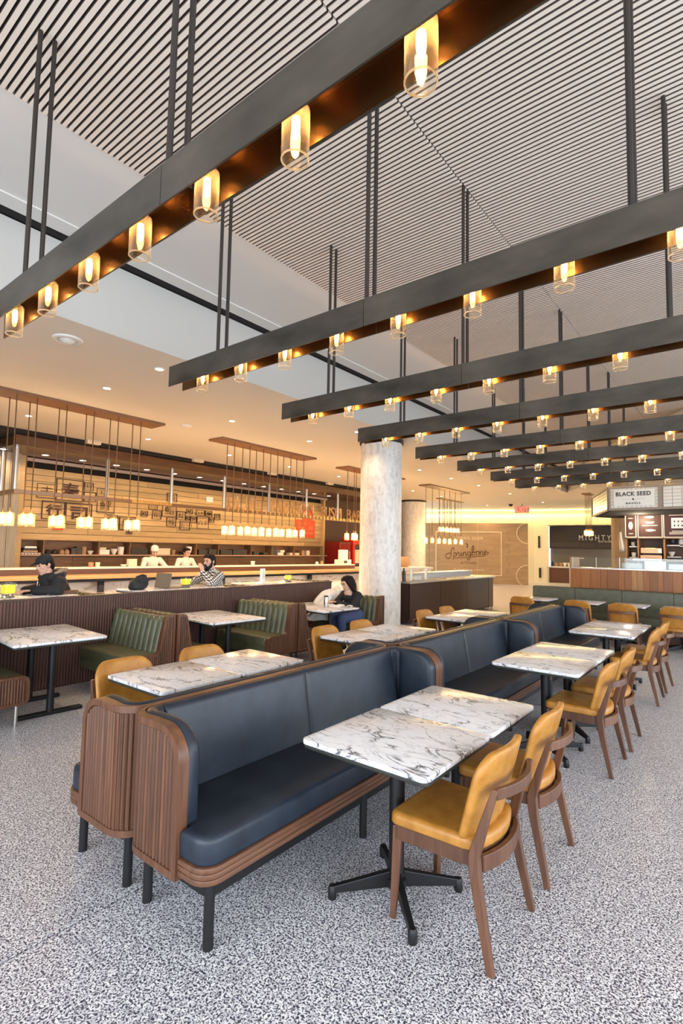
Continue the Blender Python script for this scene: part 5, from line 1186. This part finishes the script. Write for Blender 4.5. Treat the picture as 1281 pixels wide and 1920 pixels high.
# ------------------------------------------------------------------ people
def capsule(mb, p0, p1, r0, r1, n=12):
    p0, p1 = Vector(p0), Vector(p1); d = (p1 - p0); L = d.length or 1e-5; d /= L; pts, rs = [], []
    for k in range(4): a = PI / 2 * k / 4; pts.append(p0 - d * r0 * math.cos(a)); rs.append(max(1e-4, r0 * math.sin(a)))
    for k in range(5): f = k / 4; pts.append(p0.lerp(p1, f)); rs.append(r0 + (r1 - r0) * f)
    for k in range(1, 5): a = PI / 2 * k / 4; pts.append(p1 + d * r1 * math.sin(a)); rs.append(max(1e-4, r1 * math.cos(a)))
    mb.tube(pts, rs, n)
def chain(mb, pts, rs):
    for i in range(len(pts) - 1): capsule(mb, pts[i], pts[i + 1], rs[i], rs[i + 1])
def fuse(mb, name, m, parent, voxel=0.009, it=4):
    o = mb.build(name, m); r = o.modifiers.new('r', 'REMESH'); r.mode = 'VOXEL'; r.voxel_size = voxel
    s = o.modifiers.new('s', 'SMOOTH'); s.iterations = it; s.factor = 0.5
    dg = bpy.context.evaluated_depsgraph_get(); me = bpy.data.meshes.new_from_object(o.evaluated_get(dg)); me.name = name
    bpy.data.objects.remove(o)
    for p in me.polygons: p.use_smooth = True
    me.materials.clear(); me.materials.append(m)
    q = bpy.data.objects.new(name, me); COL.objects.link(q); q.parent = parent; return q
def hand(mb, w, f, side, up, curl=0.6, s=1.0):
    """w wrist, f direction of the fingers, side towards the little finger, up = back of the hand"""
    w, f, sd, up = Vector(w), Vector(f).normalized(), Vector(side).normalized(), Vector(up).normalized()
    for k in range(4):
        o = (k - 1.5) * 0.019 * s; capsule(mb, w + sd * o * .6 + f * .01, w + sd * o + f * .085 * s, .013 * s, .0115 * s, 8)
        L = (.044, .050, .046, .036)[k] * s; a = w + sd * o + f * .088 * s; dd = f
        for j in range(3):
            ang = curl * (0.5 + .5 * j); dd = (dd * math.cos(ang) - up * math.sin(ang)).normalized(); b = a + dd * L * (1, .72, .58)[j]
            capsule(mb, a, b, (.0095 - .001 * j) * s, (.0088 - .001 * j) * s, 8); a = b
    a = w - sd * .022 * s + f * .025 * s; b = a - sd * .028 * s + f * .03 * s - up * .012 * s; c = b + f * .032 * s - up * .012 * s - sd * .002
    capsule(mb, a, b, .014 * s, .0115 * s, 8); capsule(mb, b, c, .0115 * s, .009 * s, 8)
def person(label, loc, rz, J, top, legs_m, headrot=(0, 0, 0), hair='short', sleeve=1.0, extras=None, scale=1.0, neckline=0.0, top_r=1.0):
    """local axes: x to the person's right, y forward, z up"""
    t = thing('person', label, 'person', loc, rz); t.scale = (scale,) * 3
    H = Matrix.Translation(J['head']) @ Matrix.Rotation(headrot[2], 4, 'Z') @ Matrix.Rotation(-headrot[0], 4, 'X') @ Matrix.Rotation(headrot[1], 4, 'Y'); HR = H.to_3x3()
    hp = lambda *p: H @ Vector(p)
    b = MB()
    b.ell(hp(0, -.012, .025), (.076, .096, .098), HR, 18, 12); b.ell(hp(0, .028, -.045), (.058, .062, .078), HR, 16, 10); b.ell(hp(0, .062, -.098), (.026, .022, .022), HR)
    capsule(b, hp(0, .083, .022), hp(0, .104, -.018), .009, .0145, 8); b.ell(hp(.014, .092, -.022), (.011, .011, .008), HR); b.ell(hp(-.014, .092, -.022), (.011, .011, .008), HR)
    capsule(b, hp(-.045, .072, .032), hp(.045, .072, .032), .013, .013, 8); capsule(b, hp(-.02, .083, -.060), hp(.02, .083, -.060), .009, .009, 8)
    for s in (-1, 1): b.ell(hp(s * .077, -.012, -.005), (.010, .022, .032), HR); b.ell(hp(s * .045, .058, -.02), (.022, .022, .02), HR)
    neck = Vector(J['neck']); capsule(b, hp(0, -.025, -.06), neck, .052, .060); 
    ch, pe = Vector(J['chest']), Vector(J['pelvis'])
    chain(b, [neck + Vector((0, 0, -.02)), ch, ch.lerp(pe, .55), pe], [.075, .125, .11, .13])
    for s in 'LR':
        sg_ = -1 if s == 'L' else 1
        capsule(b, ch + Vector((sg_ * .06, 0, .08)), J['sh' + s], .085, .058); chain(b, [J['sh' + s], J['el' + s], J['wr' + s]], [.052, .040, .028])
        f = (Vector(J['wr' + s]) - Vector(J['el' + s])).normalized(); hd_ = J.get('hd' + s)
        fd = Vector(hd_[0]) if hd_ else f; sd = Vector(hd_[1]) if hd_ else Vector((sg_, 0, 0)); up = Vector(hd_[2]) if hd_ else Vector((0, 0, 1))
        hand(b, Vector(J['wr' + s]) + fd.normalized() * .01, fd, sd, up, J.get('curl', .45))
        capsule(b, pe + Vector((sg_ * .07, 0, -.02)), J['hip' + s], .11, .10); chain(b, [J['hip' + s], J['kn' + s], J['an' + s]], [.088, .062, .042])
        an = Vector(J['an' + s]); capsule(b, an + Vector((0, -.03, -.04)), an + Vector((0, .14, -.055)), .036, .030)
    fuse(b, 'body', MT['skin'], t, .0085)
    # clothing follows the body a little outside it
    c = MB(); k = top_r
    chain(c, [neck + Vector((0, -.008, -.045 - neckline)), ch, ch.lerp(pe, .55), pe + Vector((0, 0, -.02))], [.088 * k, .142 * k, .132 * k, .150 * k])
    for s in 'LR':
        sg_ = -1 if s == 'L' else 1; el, wr = Vector(J['el' + s]), Vector(J['wr' + s])
        capsule(c, ch + Vector((sg_ * .06, -.005, .075)), J['sh' + s], .098 * k, .076 * k); capsule(c, J['sh' + s], el, .071 * k, .058 * k); e2 = el.lerp(wr, sleeve); capsule(c, el, e2, .058 * k, .046 * k)
    if extras and 'collar' in extras: c.lathe([(.075, -.02), (.082, .03), (.070, .03), (.06, -.02)], c=tuple(neck), n=16)
    fuse(c, 'top', top, t, .010, 6)
    l = MB()
    for s in 'LR':
        sg_ = -1 if s == 'L' else 1
        capsule(l, pe + Vector((sg_ * .06, 0, -.03)), J['hip' + s], .132, .122); an = Vector(J['an' + s]); chain(l, [J['hip' + s], J['kn' + s], an + (Vector(J['kn' + s]) - an) * .08], [.105, .080, .060])
    fuse(l, 'trousers', legs_m, t, .011, 5)
    for s in 'LR': 
        an = Vector(J['an' + s]); sh_ = MB(); capsule(sh_, an + Vector((0, -.035, -.045)), an + Vector((0, .15, -.058)), .046, .038); capsule(sh_, an, an + Vector((0, 0, -.04)), .05, .05); fuse(sh_, 'shoe', MT['black'], t, .011, 3)
    e = MB(); 
    for s in (-1, 1): e.ell(hp(s * .031, .083, .010), (.013, .008, .0065), HR)
    e.build('eyes', MT['hair'], t, smooth=60)
    br = MB()
    for s in (-1, 1): capsule(br, hp(s * .016, .092, .034), hp(s * .05, .080, .036), .005, .004, 6)
    br.build('eyebrows', MT['hair'], t, smooth=60)
    m_ = MB(); capsule(m_, hp(-.02, .091, -.060), hp(.02, .091, -.060), .0055, .0055, 6); m_.build('lips', mat('lips', (.42, .16, .13), .5), t, smooth=60)
    hb = MB()
    if hair in ('short', 'beard', 'cap'):
        hb.ell(hp(0, -.025, .035), (.083, .098, .098), HR, 18, 12); hb.ell(hp(0, -.065, -.02), (.070, .055, .075), HR)
        for s in (-1, 1): capsule(hb, hp(s * .073, .0, .045), hp(s * .074, .008, .0), .016, .011)
        if hair != 'cap': capsule(hb, hp(-.05, .062, .088), hp(.05, .062, .088), .020, .020); hb.ell(hp(0, .01, .095), (.07, .075, .038), HR)
        fuse(hb, 'hair', MT['hair'], t, .008, 3)
    if hair == 'long':
        hb.ell(hp(0, -.030, .032), (.089, .100, .100), HR, 18, 12); hb.ell(hp(0, .0, .09), (.07, .075, .045), HR)
        for s in (-1, 1):
            chain(hb, [hp(s * .070, .02, .06), hp(s * .080, -.005, -.03), hp(s * .082, -.03, -.12), Vector(J['chest']) + Vector((s * .09, -.06, .10))], [.030, .034, .036, .030])
        chain(hb, [hp(0, -.09, .03), hp(0, -.10, -.08), Vector(J['neck']) + Vector((0, -.10, -.04)), Vector(J['chest']) + Vector((0, -.13, .06))], [.07, .072, .075, .055])
        fuse(hb, 'hair', MT['hair'], t, .009, 4)
    if hair == 'beard':
        bd = MB()
        for s in (-1, 1): chain(bd, [hp(s * .070, .010, -.01), hp(s * .064, .030, -.065), hp(s * .034, .068, -.105), hp(0, .080, -.118)], [.014, .024, .028, .032])
        bd.ell(hp(0, .072, -.115), (.045, .034, .040), HR); capsule(bd, hp(-.026, .090, -.046), hp(.026, .090, -.046), .008, .008); fuse(bd, 'beard', MT['hair'], t, .007, 3)
    return t, hp, HR
def seated(head, lean=0.1):
    hx_, hy_, hz_ = head
    return dict(head=head, neck=(hx_ * .8, hy_ - .045, hz_ - .145), chest=(hx_ * .4, hy_ * .52, hz_ - .30), pelvis=(0, 0, .10),
        shL=(-.185, hy_ * .62, hz_ - .225), shR=(.185, hy_ * .62, hz_ - .225), hipL=(-.10, .06, .07), hipR=(.10, .06, .07),
        knL=(-.12, .46, .075), knR=(.12, .46, .075), anL=(-.12, .46, -.36), anR=(.12, .46, -.36))
blkc = mat('black_cloth', (.012, .012, .014), .8); denim = mat('denim', (.06, .09, .20), .85); whitec = mat('chef_white', (.82, .76, .68), .85)
# 1: man in a black cap and parka, bent over his table
J = seated((0, .27, .655)); J.update(elL=(-.26, .20, .345), elR=(.26, .20, .345), wrL=(-.10, .40, .345), wrR=(.12, .43, .335))
t, hp, HR = person('man in a black cap and fur hooded black parka, seated behind the partition', (-6.97, 3.09, .765), PI, J, blkc, denim, headrot=(.30, 0, .10), hair='cap', top_r=1.22)
cp_ = MB(); cp_.ell(hp(0, -.012, .055), (.088, .106, .078), HR, 20, 12); vs = []; 
for k in range(5):
    f = k / 4
    capsule(cp_, hp(-.06 * (1 - .5 * f), .07 + .085 * f, .055 - .018 * f), hp(.06 * (1 - .5 * f), .07 + .085 * f, .055 - .018 * f), .007, .007, 8)
fuse(cp_, 'cap', blkc, t, .006, 2)
MB().ell(hp(0, -.012, .134), (.010, .010, .007), HR).build('cap_button', blkc, t, smooth=60)
hd2 = MB(); n_ = Vector(J['neck']); chain(hd2, [n_ + Vector((-.13, .02, -.02)), n_ + Vector((-.11, -.10, .01)), n_ + Vector((0, -.16, .02)), n_ + Vector((.11, -.10, .01)), n_ + Vector((.13, .02, -.02))], [.045, .06, .065, .06, .045]); fuse(hd2, 'hood', blkc, t, .011, 4)
fur = mat('fur', (.30, .22, .15), .95); fb = MB(); rr = random.Random(9)
for k in range(46):
    a = PI * (k / 45) ; p = n_ + Vector((.14 * math.cos(a), -.04 - .16 * math.sin(a), .055 + .025 * math.sin(a))); fb.ell(p + Vector((rr.uniform(-.01, .01), rr.uniform(-.012, .012), rr.uniform(-.01, .012))), (.022, .026, .020), None, 8, 6)
fuse(fb, 'fur_trim', fur, t, .008, 1)
MB().tube([hp(.080, .0, -.005), hp(.078, .02, -.06), hp(.06, .05, -.15), n_ + Vector((.06, .07, -.14))], .004, 6).build('earbud_cord', MT['paper'], t)
MB().ell(hp(.084, .0, -.004), (.008, .012, .012), HR).build('earbud', MT['paper'], t, smooth=60)
MB().bar(n_ + Vector((0, .115, -.06)), n_ + Vector((0, .13, -.30)), .012, .006).build('zip', MT['steel'], t)
# 2: bearded man in plaid drinking from a cup
J = seated((0, .17, .675)); J.update(elL=(-.24, .30, .355), elR=(.25, .24, .36), wrL=(-.07, .34, .50), wrR=(.16, .50, .325), hdL=((.30, .1, .75), (0, .6, -.5), (-.9, .1, .3)), curl=.75)
t, hp, HR = person('bearded man in a black and white plaid shirt lifting a cup to his mouth', (-6.97, 5.52, .765), PI, J, plaid(), denim, headrot=(.10, 0, .08), hair='beard', extras=('collar',), top_r=1.08)
o = MB().lathe([(0, 0), (.030, 0), (.036, .085), (.039, .088), (.039, .095), (0, .098)], n=16).build('cup', MT['black'], smooth=40)
o.location = (-6.965, 5.52 - .318, .765 + .545); o.rotation_euler = (-.9, 0, 0); tag(o, 'dark lidded cup held at the bearded man mouth', 'cup')
# 3: woman in black at the booth table
J = seated((0, .20, .625)); J['chest'] = (0, .07, .34); J.update(shL=(-.165, .09, .425), shR=(.165, .09, .425), elL=(-.22, .26, .245), elR=(.22, .26, .26), wrL=(-.04, .44, .315), wrR=(.10, .47, .31), knL=(-.11, .42, .06), knR=(.13, .40, .06), anL=(-.11, .38, -.36), anR=(.13, .34, -.36))
t, hp, HR = person('woman with long dark hair in a black sweater and jeans reading at the booth table', (-5.42, 7.26, .475), PI - .12, J, blkc, denim, headrot=(.42, 0, -.15), hair='long', neckline=.045, top_r=.97)
# 4, 5: chefs behind the sushi counter
def standing(lookdown): 
    return dict(head=(0, .08, 1.53), neck=(0, .03, 1.385), chest=(0, .0, 1.22), pelvis=(0, -.03, .95), shL=(-.20, 0, 1.32), shR=(.20, 0, 1.32), hipL=(-.10, -.02, .90), hipR=(.10, -.02, .90), knL=(-.11, .02, .50), knR=(.11, .02, .50), anL=(-.12, 0, .10), anR=(.12, 0, .10))
J = standing(.4); J.update(elL=(-.36, .10, 1.11), elR=(.34, .12, 1.11), wrL=(-.22, .34, 1.14), wrR=(.24, .36, 1.14))
t, hp, HR = person('chef in a white jacket and white cap looking down at the counter', (-11.75, 7.27, 0.01), -PI / 2, J, whitec, blkc, headrot=(.42, 0, -.35), hair='cap', sleeve=.75, extras=('collar',))
hc = MB(); hc.lathe([(.088, -.03), (.092, .03), (.085, .045), (.088, .06), (.06, .095), (0, .10)], n=20); 
hc.v = [tuple(hp(p[0], p[1] - .012, p[2] + .055)) for p in hc.v]; hc.build('cap', whitec, t, smooth=50)
J = standing(.1); J.update(elL=(-.33, .06, 1.09), elR=(.36, .10, 1.10), wrL=(-.20, .30, 1.13), wrR=(.33, .36, 1.15)); J['head'] = (0, .05, 1.53)
t, hp, HR = person('dark haired chef in a white jacket beside the capped chef', (-11.85, 8.30, 0.01), -PI / 2, J, whitec, blkc, headrot=(.15, 0, .1), hair='short', sleeve=.8, extras=('collar',), scale=.985)
